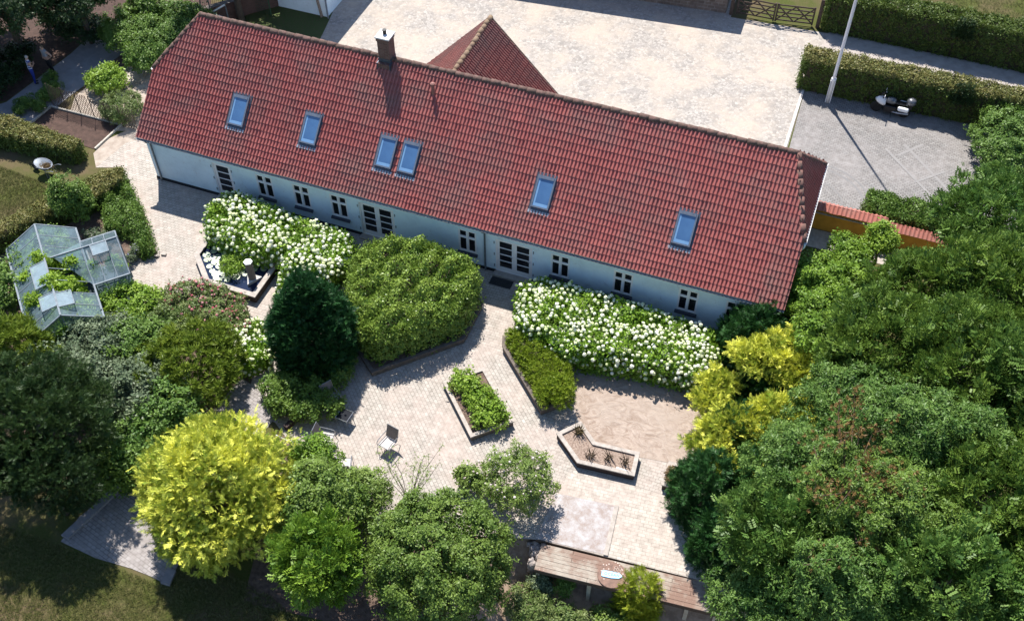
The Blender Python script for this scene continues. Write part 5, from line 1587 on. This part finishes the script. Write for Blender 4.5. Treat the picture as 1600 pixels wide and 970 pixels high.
# ================================================================== PEOPLE
def person(joints, label, tones, scale=1.0, stripes=False):
    """joints: name -> (pos, radius, parent, zone)"""
    names = list(joints); me = bpy.data.meshes.new('person')
    ed = [(names.index(j[2]), names.index(k)) for k, j in joints.items() if j[2]]
    me.from_pydata([j[0] for j in joints.values()], ed, []); o = bpy.data.objects.new('person', me); COL.objects.link(o)
    m = o.modifiers.new('skin', 'SKIN'); m.use_smooth_shade = True
    sv = me.skin_vertices[0].data
    for i, k in enumerate(names):
        r_ = joints[k][1]; sv[i].radius = r_ if isinstance(r_, tuple) else (r_, r_); sv[i].use_root = (k == 'pelvis')
    s = o.modifiers.new('sub', 'SUBSURF'); s.levels = 1; s.render_levels = 1
    dg = bpy.context.evaluated_depsgraph_get(); nm = bpy.data.meshes.new_from_object(o.evaluated_get(dg))
    bpy.data.objects.remove(o)
    # zones by the nearest bone
    zones = ['skin', 'shirt', 'trousers', 'shoes', 'hair']
    nm.materials.clear()
    for z in zones: nm.materials.append(tones[z])
    segs_ = [(np.array(joints[j[2]][0]), np.array(j[0]), zones.index(j[3])) for k, j in joints.items() if j[2]]
    for p in nm.polygons:
        c = np.array(p.center); best = (9, 0)
        for a, b, zi in segs_:
            d = b-a; t = min(1, max(0, (c-a)@d/(d@d))); dist = np.linalg.norm(c-a-d*t)
            if dist < best[0]: best = (dist, zi)
        p.material_index = best[1]; p.use_smooth = True
    o = bpy.data.objects.new('person', nm); COL.objects.link(o); o.scale = (scale,)*3
    return tag(o, label, 'person')


def body(arms, lean=(0, 0), legs=((.11, 0), (-.11, 0)), sleeve='skin'):
    lx, ly = lean
    J = {'pelvis': ((0, 0, .95), (.16, .12), None, 'trousers'),
         'waist': ((lx*.3, ly*.3, 1.10), (.15, .11), 'pelvis', 'shirt'), 'chest': ((lx*.7, ly*.7, 1.32), (.175, .12), 'waist', 'shirt'),
         'collar': ((lx, ly, 1.46), (.11, .085), 'chest', 'shirt'), 'neck': ((lx*1.05, ly*1.1, 1.53), .055, 'collar', 'skin'),
         'jaw': ((lx*1.1, ly*1.1-.025, 1.61), (.07, .08), 'neck', 'skin'), 'skull': ((lx*1.1, ly*1.1, 1.70), (.078, .09), 'jaw', 'hair'), 'crown_': ((lx*1.1, ly*1.1+.01, 1.76), .05, 'skull', 'hair'),
         'nose': ((lx*1.1, ly*1.1-.115, 1.655), .016, 'jaw', 'skin')}
    for i, (sx, (fx, fy)) in enumerate(zip((1, -1), legs)):
        n = 'lr'[i]
        J['hip'+n] = ((sx*.10, 0, .88), .105, 'pelvis', 'trousers'); J['knee'+n] = ((sx*.10+(fx-sx*.1)*.5, fy*.4-.02, .48), .068, 'hip'+n, 'trousers')
        J['ankle'+n] = ((fx, fy+.02, .09), .048, 'knee'+n, 'trousers'); J['toe'+n] = ((fx, fy-.16, .045), .042, 'ankle'+n, 'shoes')
        sh = (lx+sx*.19, ly, 1.41); el, wr, hd = arms[i]
        J['shoulder'+n] = (sh, .068, 'collar', 'shirt'); J['elbow'+n] = (el, .045, 'shoulder'+n, sleeve); J['wrist'+n] = (wr, .03, 'elbow'+n, 'skin')
        J['palm'+n] = (hd, (.042, .022), 'wrist'+n, 'skin')
        w_ = np.array(wr); h_ = np.array(hd); d = (h_-w_)/np.linalg.norm(h_-w_); sd = np.cross(d, (0, 0, 1.)); sd /= np.linalg.norm(sd)+1e-9
        for k in range(4):
            J['f%d%s' % (k, n)] = (tuple(h_+d*(.085-.008*abs(k-1.5))+sd*(k-1.5)*.022), .010, 'palm'+n, 'skin')
        J['thumb'+n] = (tuple(w_+d*.04+sd*.055), .011, 'wrist'+n, 'skin')
    return J


def stripe_mat():
    m, n, b, o = newmat('blue_white_striped_cloth'); b.inputs['Roughness'].default_value = .9
    wv = n.nodes.new('ShaderNodeTexWave'); wv.bands_direction = 'Z'; wv.inputs['Scale'].default_value = 2.6; n.links.new(objco(n), wv.inputs['Vector'])
    n.links.new(mixc(n, ramp(n, wv.outputs['Fac'], .45, .55), (.03, .05, .26), (.60, .62, .72)), b.inputs['Base Color']); return m


skin = pm('skin', (.50, .30, .22), (.44, .26, .19), 8, .6)
to1 = dict(skin=skin, shirt=stripe_mat(), trousers=pm('blue_trousers', (.03, .05, .30), None, 6, .85), shoes=pm('dark_shoes', (.03, .03, .04), None, 6, .7), hair=pm('grey_hair', (.42, .41, .42), None, 14, .8))
to2 = dict(skin=skin, shirt=pm('grey_tshirt', (.30, .31, .35), None, 6, .9), trousers=pm('black_trousers', (.015, .015, .018), None, 6, .85), shoes=pm('black_shoes', (.02, .02, .02), None, 6, .7), hair=pm('brown_hair', (.16, .11, .07), None, 14, .8))
fold = [((.27, -.06, 1.16), (.10, -.24, 1.14), (.00, -.25, 1.17)), ((-.27, -.06, 1.16), (-.10, -.22, 1.20), (.0, -.25, 1.22))]
P1 = person(body(fold, (0, -.02), ((.10, 0), (-.10, .05))), 'grey-haired person in striped shirt and blue trousers with folded arms', to1)
c = G(57, 131); P1.location = (c[0], c[1], .012); P1.rotation_euler = (0, 0, face((57, 131), (90, 118)))
hips = [((.40, .08, 1.16), (.22, -.04, 1.0), (.15, -.09, .97)), ((-.40, .08, 1.16), (-.22, -.04, 1.0), (-.15, -.09, .97))]
P2 = person(body(hips, (0, -.03), ((.20, 0), (-.18, .1))), 'person in grey T-shirt and black trousers with hands on hips', to2)
c = G(82, 114); P2.location = (c[0], c[1], .012); P2.rotation_euler = (0, 0, face((82, 114), (55, 132)))

# ================================================================== PLANTING
HG = 'clipped hedges'
# --- far right hedges
clipped('hedge', 'tall dark clipped hedge along the far side of the lane', 'hedge', [(27.9, 19.1), (44, 19.0), (44, 20.4), (27.8, 20.4)], 0, 2.2, LEAF['hedge'], 'broad', .17, HG, LEAF['hedge'], cov=2.2, rnd=.15, amp=.07, core=.22)
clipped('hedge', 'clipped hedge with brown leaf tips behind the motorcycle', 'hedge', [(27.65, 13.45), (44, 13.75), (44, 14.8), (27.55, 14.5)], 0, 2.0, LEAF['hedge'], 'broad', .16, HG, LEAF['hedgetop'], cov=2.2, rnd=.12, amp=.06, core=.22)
clipped('hedge', 'low leafy hedge leaning over the ochre garden wall', 'hedge', [(32.3, 3.95), (38, 3.85), (38, 5.2), (32.2, 5.3)], 0, 1.5, LEAF['hedge'], 'broad', .17, HG, LEAF['shrub'], cov=2.4, rnd=.2, amp=.12, core=.25)
for i, (px, py, z, lb) in enumerate(((1510, 38, 2.2, 'dark tufted yew spire rising out of the far lane hedge'), (1508, 138, 2.05, 'dark tufted yew spire rising out of the hedge near the motorcycle'))):
    rng = rngn(); c = G(px, py, z); pts = []
    for dx in (-.22, .22): pts.append(cone_pts(rng, (c[0]+dx, c[1], z-.9), 1.2, .26, .16, 2.2, 14, .2))
    me = leaf_mesh('yew_spire', rng, pts, .16, 'fine', LEAF['shade']); me.transform(Matrix.Translation((-c[0], -c[1], 0))); o = link_mesh('yew_spire', me); o.location = (c[0], c[1], 0); tag(o, lb, 'topiary')
bush('shrub', 'rounded light green shrub at the right end of the parking', 'shrub', 1575, 222, 96, 92, 1.0, LEAF['shrub'], 'broad', .2)
# --- left hedges
hL = GP((-30, 208), (60, 228), (160, 262), (158, 272), (60, 262), (-30, 232))
h1 = [(-14, -4.4), (-8.2, -3.75), (-4.0, -4.1), (-4.0, -4.75), (-8.6, -5.1), (-14, -5.4)]
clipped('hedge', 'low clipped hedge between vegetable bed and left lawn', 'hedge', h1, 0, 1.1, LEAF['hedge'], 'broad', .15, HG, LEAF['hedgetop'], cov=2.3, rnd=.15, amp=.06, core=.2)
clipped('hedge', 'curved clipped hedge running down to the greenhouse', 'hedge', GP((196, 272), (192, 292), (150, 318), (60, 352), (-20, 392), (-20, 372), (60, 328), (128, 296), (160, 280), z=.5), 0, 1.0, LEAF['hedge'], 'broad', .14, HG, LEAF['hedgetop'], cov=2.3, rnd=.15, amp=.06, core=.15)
clipped('shrub_strip', 'bushy low strip of small leaved shrubs beside the paved path', 'shrubs', GP((160, 305), (196, 282), (222, 330), (240, 392), (222, 396), (205, 366), (165, 360), z=.4), 0, .65, LEAF['shrub'], 'broad', .15, None, cov=2.3, rnd=.3, amp=.12, core=.2)
tree('small_tree', 'small dark green garden tree between the curved hedge and glasshouse', 'tree', 112, 314, 64, 84, 1.3, LEAF['rowan'], 'broad', .19)
# --- top left
SH = 'trees in the dark top left corner'
for i, (px, py, w_, h_, z, lb) in enumerate(((-6, -18, 180, 120, 4.2, 'dark tree filling the very top left corner'), (118, -8, 110, 70, 3.0, 'dark tree at the top edge left of the bright shrubs'), (-75, 70, 120, 110, 3.0, 'dark tree at the left edge behind the two people'), (352, -80, 170, 90, 4.5, 'added dark tree out of view that shades the grass by the outbuilding'),  # tree by the outbuilding added above the frame to shade the grass
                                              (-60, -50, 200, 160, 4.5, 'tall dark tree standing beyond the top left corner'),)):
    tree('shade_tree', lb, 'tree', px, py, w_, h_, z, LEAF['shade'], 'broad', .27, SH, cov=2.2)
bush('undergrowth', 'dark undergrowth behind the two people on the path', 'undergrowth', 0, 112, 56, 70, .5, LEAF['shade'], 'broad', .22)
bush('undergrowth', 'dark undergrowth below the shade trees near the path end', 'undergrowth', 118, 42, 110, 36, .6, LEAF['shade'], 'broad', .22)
for px, py, w_, h_, z, lb in ((204, 50, 78, 58, .9, 'grey green flowering shrub left of the bright garden shrubs'), (258, 58, 88, 92, .95, 'tall bright green shrub behind the left gable'), (298, 44, 56, 60, 1.0, 'leafy shrub touching the left end of the ridge'), (235, 22, 76, 36, 1.0, 'upright shrub at the back of the bright shrub group')):
    bush('garden_shrub', lb, 'shrub', px, py, w_, h_, z, LEAF['shrub'], 'broad', .19)
bush('raspberry_bush', 'leafy green bush behind the trellis by the left gable', 'shrub', 168, 126, 50, 40, .55, LEAF['bed'], 'broad', .19)
bush('olive_bush', 'olive brown bush growing through the trellis', 'shrub', 190, 168, 56, 40, .5, LEAF['flowerbed'], 'lance', .17)
for px, py, s_k, lb in ((37, 165, 24, 'thin young plant beside the path below the two people'), (76, 146, 28, 'small yellow green plant left of the trellis'), (62, 168, 16, 'tiny plant at the corner of the dug bed'), (78, 122, 18, 'pale flowering plant at the feet of the two people')):
    bush('young_plant', lb, 'plant', px, py, s_k, s_k, .3, LEAF['shrub'], 'lance', .13, ncl=8)
# --- hydrangeas
HYL = GP((326, 318), (365, 300), (452, 335), (548, 368), (548, 396), (530, 418), (480, 440), (446, 425), (440, 398), (385, 392), (322, 360), z=1.15)
clipped('hydrangea_bed', 'white hydrangea bush behind the pond', 'hydrangea', HYL, 0, 1.25, LEAF['hydr'], 'broad', .22, 'white hydrangeas', cov=2.2, rnd=.35, amp=.13, wl=1.4, flowers=(LEAF['petal'], 2000, .165, .35), core=.35)
HYR = GP((810, 448), (850, 436), (1000, 478), (1118, 520), (1122, 560), (1095, 590), (1040, 575), (960, 560), (890, 550), (812, 505), z=1.15)
clipped('hydrangea_bed', 'long white hydrangea hedge under the right windows', 'hydrangea', HYR, 0, 1.30, LEAF['hydr'], 'broad', .22, 'white hydrangeas', cov=2.2, rnd=.4, amp=.14, wl=1.4, flowers=(LEAF['petal'], 2200, .148, .2), core=.4)
clipped('hydrangea_bed', 'small white hydrangea left of the dark cypress', 'hydrangea', GP((362, 520), (400, 498), (420, 510), (415, 560), (385, 575), (362, 550), z=.7), 0, .8, LEAF['hydr'], 'broad', .2, 'white hydrangeas', cov=2.2, rnd=.3, amp=.1, flowers=(LEAF['petal'], 330, .14, .2), core=.3)
clipped('hydrangea_bed', 'narrow white hydrangea between pond wall and cypress', 'hydrangea', GP((440, 425), (470, 430), (455, 470), (432, 462), z=.5), 0, .6, LEAF['hydr'], 'broad', .18, 'white hydrangeas', cov=2.2, rnd=.2, amp=.08, flowers=(LEAF['petal'], 190, .13, .2), core=.15)
# --- clipped rhododendron
RT = [(12.45, -6.3), (13.2, -5.5), (15, -5.25), (16.8, -5.45), (17.5, -6.1), (17.6, -7.4), (17.45, -8.4), (16.2, -9.7), (15.0, -10.75), (14.3, -10.6), (13.0, -9.3), (12.3, -7.2)]
clipped('rhododendron', 'big flat topped rhododendron clipped to eight sides', 'rhododendron', RT, .25, 1.95, LEAF['rhodo'], 'broad', .17, None, cov=2.8, rnd=.3, amp=.19, wl=.9, core=.45)
# --- patio beds
for px, py, lb in ((727, 598, 'lime green bush at the upper end of the square planter'), (748, 620, 'lime green bush in the middle of the square planter'), (764, 646, 'largest lime green bush at the lower end of the square planter')):
    bush('bedding_bush', lb, 'bush', px, py, 44 if px < 760 else 56, 34 if px < 760 else 44, .5, LEAF['bed'], 'broad', .19, 'bushes in the square planter', gz=.22, ncl=14)
clipped('juniper_strip', 'bright green juniper strip beside the white hydrangea hedge', 'juniper', [(19.5, -7.6), (19.7, -8.15), (22.0, -10.4), (22.85, -9.7), (22.6, -8.7), (21.2, -7.9)], .25, .85, LEAF['juniper'], 'fine', .17, None, cov=2.8, rnd=.3, amp=.12, core=.2)
bush('spirea_bush', 'rounded end bush with pale tips on the juniper strip', 'bush', 868, 612, 60, 52, .75, LEAF['juniper'], 'fine', .17, gz=.25, ncl=14)
rng = rngn()
for k, (px, py, lb) in enumerate(((903, 676, 'withered grassy clump at the pointed end of the angled planter'), (921, 712, 'withered stalk bundle left of the white stick'), (950, 716, 'withered stalks in the middle of the angled planter'), (975, 722, 'withered stalks nearest the right end of the angled planter'))):
    c = G(px, py, .3); n = 46 if k == 0 else 20; mb = MB(); r2 = random.Random(k)
    for _ in range(n):
        a = r2.random()*6.28; l = r2.uniform(.25, .55); s0 = (c[0]+r2.uniform(-.14, .14), c[1]+r2.uniform(-.14, .14), .29); tp = (s0[0]+math.cos(a)*l*.5, s0[1]+math.sin(a)*l*.5, .29+l*.8)
        mb.tube([s0, ((s0[0]+tp[0])/2, (s0[1]+tp[1])/2, .29+l*.5), tp], [.014, .012, .004], 4)
    tag(mb.build('withered_plant', pm('dry_stalk', (.12, .085, .04), (.20, .16, .07) if k == 0 else (.07, .05, .035), 9, .9)), lb, 'plant', 'withered plants in the angled planter')
tag(MB().beam((*G(963, 731, .31)[:2], .315), (*G(981, 737, .31)[:2], .33), .09, .03).build('white_stick', MT['white']), 'short white label board lying in the angled planter', 'label')
bush('dry_plant', 'dry brown plant in the half hidden brick planter', 'plant', 1048, 742, 14, 22, .45, LEAF['dry'], 'lance', .14, gz=.28, ncl=6)
# --- cypress
rng = rngn(); t = empty('dark_cypress', (12.55, -11.35, 0), 'blackish green egg shaped cypress beside the pond', 'cypress')
link_mesh('crown', leaf_mesh('crown', rng, [cone_pts(rng, (12.5, -11.35, .15), 5.05, 1.5, .28, 13.0, 220, .34, .88)], .30, 'scale', LEAF['cone']), t)
MB().tube([(12.55, -11.35, 0), (12.55, -11.35, 4.0)], [.14, .05], 8).build('trunk', MT['bark'], t)
bush('ivy_mound', 'dark green ground shrub below the dark cypress', 'shrub', 470, 618, 118, 76, .55, LEAF['rowan'], 'broad', .17)
bush('ivy_mound', 'leafy tip of shrub hanging over the edging wall', 'shrub', 530, 578, 40, 50, .45, LEAF['shrub'], 'broad', .16)
# --- golden cypress, bottom left
rng = rngn(); c = G(338, 766, 2.2); t = empty('golden_cypress', (c[0], c[1], 0), 'large round golden yellow cypress at the lower left', 'cypress')
link_mesh('crown', leaf_mesh('crown', rng, [ell_pts(rng, c, (2.52, 2.45, 2.2), .32, 8.0, 170, .20, -.8, .10, .45)], .32, 'scale', LEAF['gold']), t)
MB().tube([(c[0], c[1], -.05), (c[0], c[1], 3.0)], [.2, .08], 8).build('trunk', MT['bark'], t)
# --- left garden
bush('lime_perennial', 'bright lime green perennial clump beside the glasshouse', 'perennial', 208, 476, 104, 62, .6, LEAF['bed'], 'broad', .19)
bush('flower_clump', 'perennials with crimson flowers along the path edge', 'flowers', 318, 478, 118, 66, .5, LEAF['flowerbed'], 'lance', .19, 'flowering perennials by the path', flowers=(LEAF['redpetal'], 260, .11))
bush('flower_clump', 'faded pink perennials nearest the small hydrangea', 'flowers', 350, 512, 76, 56, .5, LEAF['flowerbed'], 'lance', .19, 'flowering perennials by the path', flowers=(LEAF['redpetal'], 130, .10))
bush('flower_clump', 'sparse pale flowers between lime perennial and red flowers', 'flowers', 262, 500, 90, 60, .5, LEAF['flowerbed'], 'lance', .19, 'flowering perennials by the path', flowers=(LEAF['pinkpetal'], 20, .07))
bush('lavender', 'thin row of lilac lavender at the glasshouse gable', 'lavender', 203, 402, 16, 40, .25, LEAF['grey'], 'lance', .13, ncl=8, flowers=(LEAF['lilac'], 26, .06))
bush('white_flowers', 'white flowering plant behind the glasshouse wing', 'flowers', 150, 372, 40, 22, .35, LEAF['grey'], 'lance', .14, ncl=8, flowers=(LEAF['pinkpetal'], 30, .06))
rng = rngn(); bush('yew_dome', 'olive green dome shaped yew left of the path', 'yew', 297, 576, 158, 124, 1.15, LEAF['olive'], 'fine', .24, cov=3.0, ncl=34, rck=.3)
bush('yew_dome', 'olive yew at the left edge below the glasshouse', 'yew', 30, 548, 130, 90, 1.5, LEAF['olive'], 'fine', .24, cov=2.8, ncl=26)
for px, py, w_, h_, z, m_, lb in ((150, 540, 120, 90, 1.0, 'grey', 'grey green shrub just below the glasshouse'), (215, 545, 100, 80, 1.0, 'shrub', 'mid green shrub between glasshouse and yew dome'), (110, 610, 130, 110, 1.3, 'grey', 'silvery leaved shrub left of centre in the left border'), (195, 620, 120, 110, 1.2, 'grey', 'grey green shrub with yellowish shoots in the left border'),
                                  (262, 650, 110, 90, 1.1, 'ash', 'blue green shrub below the yew dome'), (215, 695, 110, 90, 1.0, 'ash', 'dark blue green shrub touching the golden cypress'), (15, 450, 70, 150, .9, 'shrub', 'yellow green shrubs against the outer glasshouse wall'), (170, 735, 90, 70, .9, 'rowan', 'dark shrub over the upper end of the lower path'), (240, 590, 80, 60, .9, 'grey', 'small silvery shrub before the yew dome')):
    bush('border_shrub', lb, 'shrub', px, py, w_, h_, z, LEAF[m_], 'broad', .22, cov=2.2)
tree('conifer_tree', 'broad blackish conifer at the left edge of the garden', 'conifer', 48, 668, 220, 200, 3.0, LEAF['dark'], 'scale', .30, cov=6.5, up=.5)
tree('conifer_tree', 'dark conifer overhanging the lower path on the left', 'conifer', 70, 745, 180, 110, 2.4, LEAF['shade'], 'scale', .30, cov=6.0, up=.5)
# --- bottom middle
tree('leafy_tree', 'dense green tree in front of the terrace at the bottom centre', 'tree', 680, 872, 256, 206, 1.9, LEAF['leafy'], 'broad', .19, irr=.10, cov=2.6, rc=.28)
tree('leafy_tree', 'yellowish green tree right of the golden cypress', 'tree', 497, 872, 140, 130, 2.3, LEAF['maple'], 'pinnate', .30, ncl=34, cov=2.6)
tree('leafy_tree', 'blue green tree between the golden cypress and the dense tree', 'tree', 505, 790, 150, 130, 1.9, LEAF['leafy'], 'broad', .22, ncl=36)
tree('leafy_tree', 'small green tree standing before the shaded garden chairs', 'tree', 492, 722, 78, 80, 1.4, LEAF['maple'], 'broad', .2, ncl=22)
bush('border_shrub', 'olive shrub with reddish twigs behind the dense bottom tree', 'shrub', 572, 772, 80, 70, 1.1, LEAF['rose'], 'lance', .2)
bush('rose_bush', 'pale pink flowering rose bush above the gravel square', 'rose', 806, 752, 124, 106, 1.0, LEAF['rose'], 'lance', .17, cov=1.5, irr=.3, flowers=(LEAF['pinkpetal'], 150, .085))
bush('rose_bush', 'sparse rose bush with white blooms beside the paving', 'rose', 738, 752, 54, 40, .6, LEAF['rose'], 'broad', .17, flowers=(LEAF['pinkpetal'], 18, .07))
# sapling: bare whips with few leaves
rng = rngn(); c = G(640, 782); t = empty('thin_sapling', (c[0], c[1], 0), 'thin many stemmed sapling with few pale leaves before the terrace', 'sapling')
mb = MB(); tips = []; r2 = random.Random(12)
for k in range(13):
    a = r2.random()*6.28; l = r2.uniform(2.0, 3.3); sp = r2.uniform(.25, .75)
    p0 = c+np.array((math.cos(a)*.06, math.sin(a)*.06, 0)); p3_ = c+np.array((math.cos(a)*l*sp*.6, math.sin(a)*l*sp*.6, l))
    mid = (p0+p3_)/2+np.array((r2.uniform(-.1, .1), r2.uniform(-.1, .1), .15)); mb.tube([p0, mid, p3_], [.016, .011, .004], 5)
    for q in range(4):
        b0 = mid+(p3_-mid)*q/4; a2_ = r2.random()*6.28; b1 = b0+np.array((math.cos(a2_)*.25, math.sin(a2_)*.25, .3)); mb.tube([b0, b1], [.007, .003], 4); tips += [b1, b0*.5+b1*.5, p3_-(p3_-mid)*.1*q]
mb.build('stem', MT['wood_grey'], t); tips = np.array(tips); tips = np.concatenate([tips, tips+rng.normal(0, .06, tips.shape)])
V, F, va = scatter(rng, tips, rng.normal(size=tips.shape)+np.array((0, 0, .6)), np.full(len(tips), .075), 'lance'); link_mesh('foliage', np_mesh('foliage', V, F, LEAF['bed'], va), t)
# --- slope below the boardwalk
for px, py, w_, h_, z, m_, k_, lb in ((890, 972, 76, 44, -1.2, 'flowerbed', 'lance', 'yellow green ground plants below the boardwalk centre'), (828, 950, 70, 56, -1.1, 'flowerbed', 'lance', 'yellowish shrub at the left foot of the boardwalk'), (846, 912, 36, 36, -1.0, 'grey', 'lance', 'pale grey plant below the field stones'), (945, 970, 50, 36, -1.3, 'rose', 'broad', 'green plant under the boardwalk right of centre'),
                                      (884, 912, 24, 36, -1.0, 'shrub', 'lance', 'upright plant between the first boardwalk posts'), (972, 976, 56, 30, -1.3, 'rose', 'broad', 'low green plant at the bottom edge below the boardwalk')):
    bush('slope_plant', lb, 'plant', px, py, w_, h_, z, LEAF[m_], k_, .17, gz=-1.6, ncl=14)
rng = rngn(); c = G(996, 945, -1.3); t = empty('golden_dwarf_conifer', (c[0], c[1], -1.6), 'small golden tipped conifer in front of the boardwalk', 'conifer')
link_mesh('crown', leaf_mesh('crown', rng, [cone_pts(rng, (c[0], c[1], -1.55), 2.5, .72, .26, 8.0, 50, .25, .55)], .26, 'scale', LEAF['goldgreen']), t)
MB().tube([(c[0], c[1], -1.65), (c[0], c[1], .2)], [.05, .02], 6).build('trunk', MT['bark'], t)
# --- right conifers
def conifer_cone(px, py, z, H, rb, mat, size, label, name='conifer_shrub', ncl=60, pw=.6, group=None):
    rng = rngn(); c = G(px, py, z); t = empty(name, (c[0], c[1], 0), label, 'conifer', group)
    link_mesh('crown', leaf_mesh('crown', rng, [cone_pts(rng, (c[0], c[1], .1), H, rb, size*1.1, 10.0, int(ncl*1.5), .36, pw)], size*1.1, 'scale', mat), t)
    MB().tube([(c[0], c[1], -.05), (c[0], c[1], H*.8)], [.12, .04], 7).build('trunk', MT['bark'], t)


conifer_cone(1175, 545, 0.8, 3.1, 1.35, LEAF['conifer'], .26, 'dark green conifer against the house corner under the last window')
conifer_cone(1150, 690, .8, 2.4, 1.2, LEAF['conifer'], .26, 'dark conifer enclosed by golden sprays')
conifer_cone(1198, 612, .9, 2.5, 1.1, LEAF['conifer'], .26, 'dark conifer inside the ring of golden junipers')
conifer_cone(1105, 778, .8, 3.2, 1.25, LEAF['conifer'], .26, 'dark green conifer beside the lower paving')
conifer_cone(1135, 850, .8, 3.0, 1.2, LEAF['conifer'], .26, 'dark green conifer over the right end of the boardwalk')
conifer_cone(1175, 770, 1.2, 3.4, 1.2, LEAF['conifer'], .26, 'dark conifer behind the paving edge conifers')


def goldspray(blobs, label):
    rng = rngn(); cs = [G(px, py, z) for px, py, z, r_ in blobs]; c = np.mean(np.array(cs), 0); t = empty('golden_juniper', (c[0], c[1], 0), label, 'juniper', 'golden junipers along the right edge')
    pts = [ell_pts(rng, q, (r_*1.15, r_*1.05, r_*.65), .31, 9.0, 30, .30, -.3, .30, .4) for q, (_, _, _, r_) in zip(cs, blobs)]
    link_mesh('crown', leaf_mesh('crown', rng, pts, .31, 'scale', LEAF['gold']), t)
    trunk_mb((c[0], c[1], -.05), [q-np.array((0, 0, .2)) for q in cs]+[c+np.array((0, 0, .5))], .09, 3).build('trunk', MT['bark'], t)


goldspray([(1178, 560, 2.3, .75), (1210, 556, 2.5, .8), (1255, 535, 2.8, .6), (1258, 565, 2.6, .75), (1285, 570, 2.6, .6), (1302, 556, 2.8, .45), (1235, 590, 2.3, .55)], 'golden juniper arching up over the dark conifers')
goldspray([(1122, 600, 1.5, .6), (1112, 630, 1.4, .6), (1122, 650, 1.2, .5)], 'golden juniper bordering the raked earth')
goldspray([(1230, 645, 2.2, .75), (1200, 650, 2.1, .6), (1160, 665, 1.9, .7), (1125, 680, 1.6, .65), (1095, 700, 1.3, .45), (1185, 675, 1.9, .6)], 'golden juniper spreading low above the dark conifer')
goldspray([(1132, 730, 2.3, .35), (1160, 735, 2.4, .4)], 'small golden shoots among the lower dark conifers')
# --- right wood: single trees
RW = 'trees of the wood on the right'
for px, py, w_, h_, z, m_, k_, lb in (
        (1270, 455, 170, 120, 2.4, 'maple', 'broad', 'fresh green maple hiding the right corner of the roof'),
        (1328, 400, 74, 56, 1.5, 'maple', 'broad', 'light green bush tree in front of the ochre wall'),
        (1378, 378, 48, 58, 1.8, 'bed', 'broad', 'small bright tree with big leaves before the wall coping'),
        (1300, 515, 130, 110, 3.4, 'maple', 'broad', 'bright green tree behind the golden juniper'),
        (1555, 345, 170, 130, 3.6, 'ash', 'pinnate', 'grey green ash overhanging the paving corner'),
        (1452, 456, 180, 120, 3.6, 'rowan', 'pinnate', 'feathery rowan below the garden wall'),
        (1560, 455, 180, 150, 4.6, 'rowan', 'pinnate', 'feathery rowan at the right edge below the ash'),
        (1385, 545, 190, 150, 4.6, 'rowan', 'pinnate', 'rowan with light tips right of the golden juniper'),
        (1510, 580, 210, 170, 5.4, 'rowan', 'pinnate', 'yellow tipped rowan left of the right edge'),
        (1335, 640, 200, 150, 4.4, 'ash', 'lance', 'dull green ash below the golden juniper'),
        (1620, 620, 170, 220, 5.4, 'ash', 'pinnate', 'ash cut off by the right edge at mid height'),
        (1450, 700, 240, 180, 5.6, 'ash', 'lance', 'big ash right of the dead twigs'),
        (1280, 745, 200, 160, 4.4, 'ash', 'lance', 'grey green ash left of the dead twigs'),
        (1560, 780, 230, 190, 5.8, 'rowan', 'pinnate', 'dark rowan near the lower right edge'),
        (1395, 820, 240, 180, 5.4, 'rowan', 'lance', 'dark tree below the dead twigs'),
        (1240, 860, 200, 170, 4.2, 'ash', 'pinnate', 'pale leaved ash above the end of the boardwalk'),
        (1500, 920, 260, 170, 5.4, 'ash', 'pinnate', 'ash at the bottom edge towards the right corner'),
        (1330, 940, 230, 160, 4.6, 'ash', 'lance', 'ash at the bottom edge right of the boardwalk'),
        (1640, 910, 180, 190, 5.4, 'rowan', 'pinnate', 'dark rowan filling the bottom right corner'),
        (1185, 955, 150, 100, 3.0, 'ash', 'lance', 'low ash under the right end of the boardwalk')):
    tree('wood_tree', lb, 'tree', px, py, w_, h_, z, LEAF[m_], k_, (.31 if k_ == 'pinnate' else .23), RW, irr=.19, cov=2.5, up=.35)
# dead twigs in the canopy
rng = rngn(); c = G(1340, 738, 6.6); t = empty('dead_tree_top', (c[0], c[1], 0), 'brown dead twigs standing out of the green canopy', 'dead tree')
mb = MB(); r2 = random.Random(5); tips = []
for k in range(34):
    q = c+np.array((r2.gauss(0, .75), r2.gauss(0, 1.1), r2.uniform(-.6, .3))); e = q+np.array((r2.gauss(0, .35), r2.gauss(0, .35), r2.uniform(.3, .9))); mb.tube([c-np.array((0, 0, 1.6)), (q+c)/2-np.array((0, 0, .7)), q], [.02, .018, .016], 4); mb.tube([q, (q+e)/2+np.array((r2.gauss(0, .08), r2.gauss(0, .08), 0)), e], [.022, .015, .006], 4); tips += [e, (q+e)/2]
mb.build('twigs', pm('dead_wood', (.11, .07, .045), (.17, .115, .08), 8, .9), t)
tips = np.array(tips); tips = np.concatenate([tips+rng.normal(0, .2, tips.shape) for _ in range(7)])
V, F, va = scatter(rng, tips, rng.normal(size=tips.shape)+np.array((0, 0, .5)), np.full(len(tips), .17), 'fine'); link_mesh('withered_leaves', np_mesh('withered_leaves', V, F, LEAF['deadtwig'], va), t)
MB().tube([(c[0], c[1], -.1), c-np.array((0, 0, 2.5)), c], [.16, .1, .05], 7).build('trunk', MT['bark'], t)
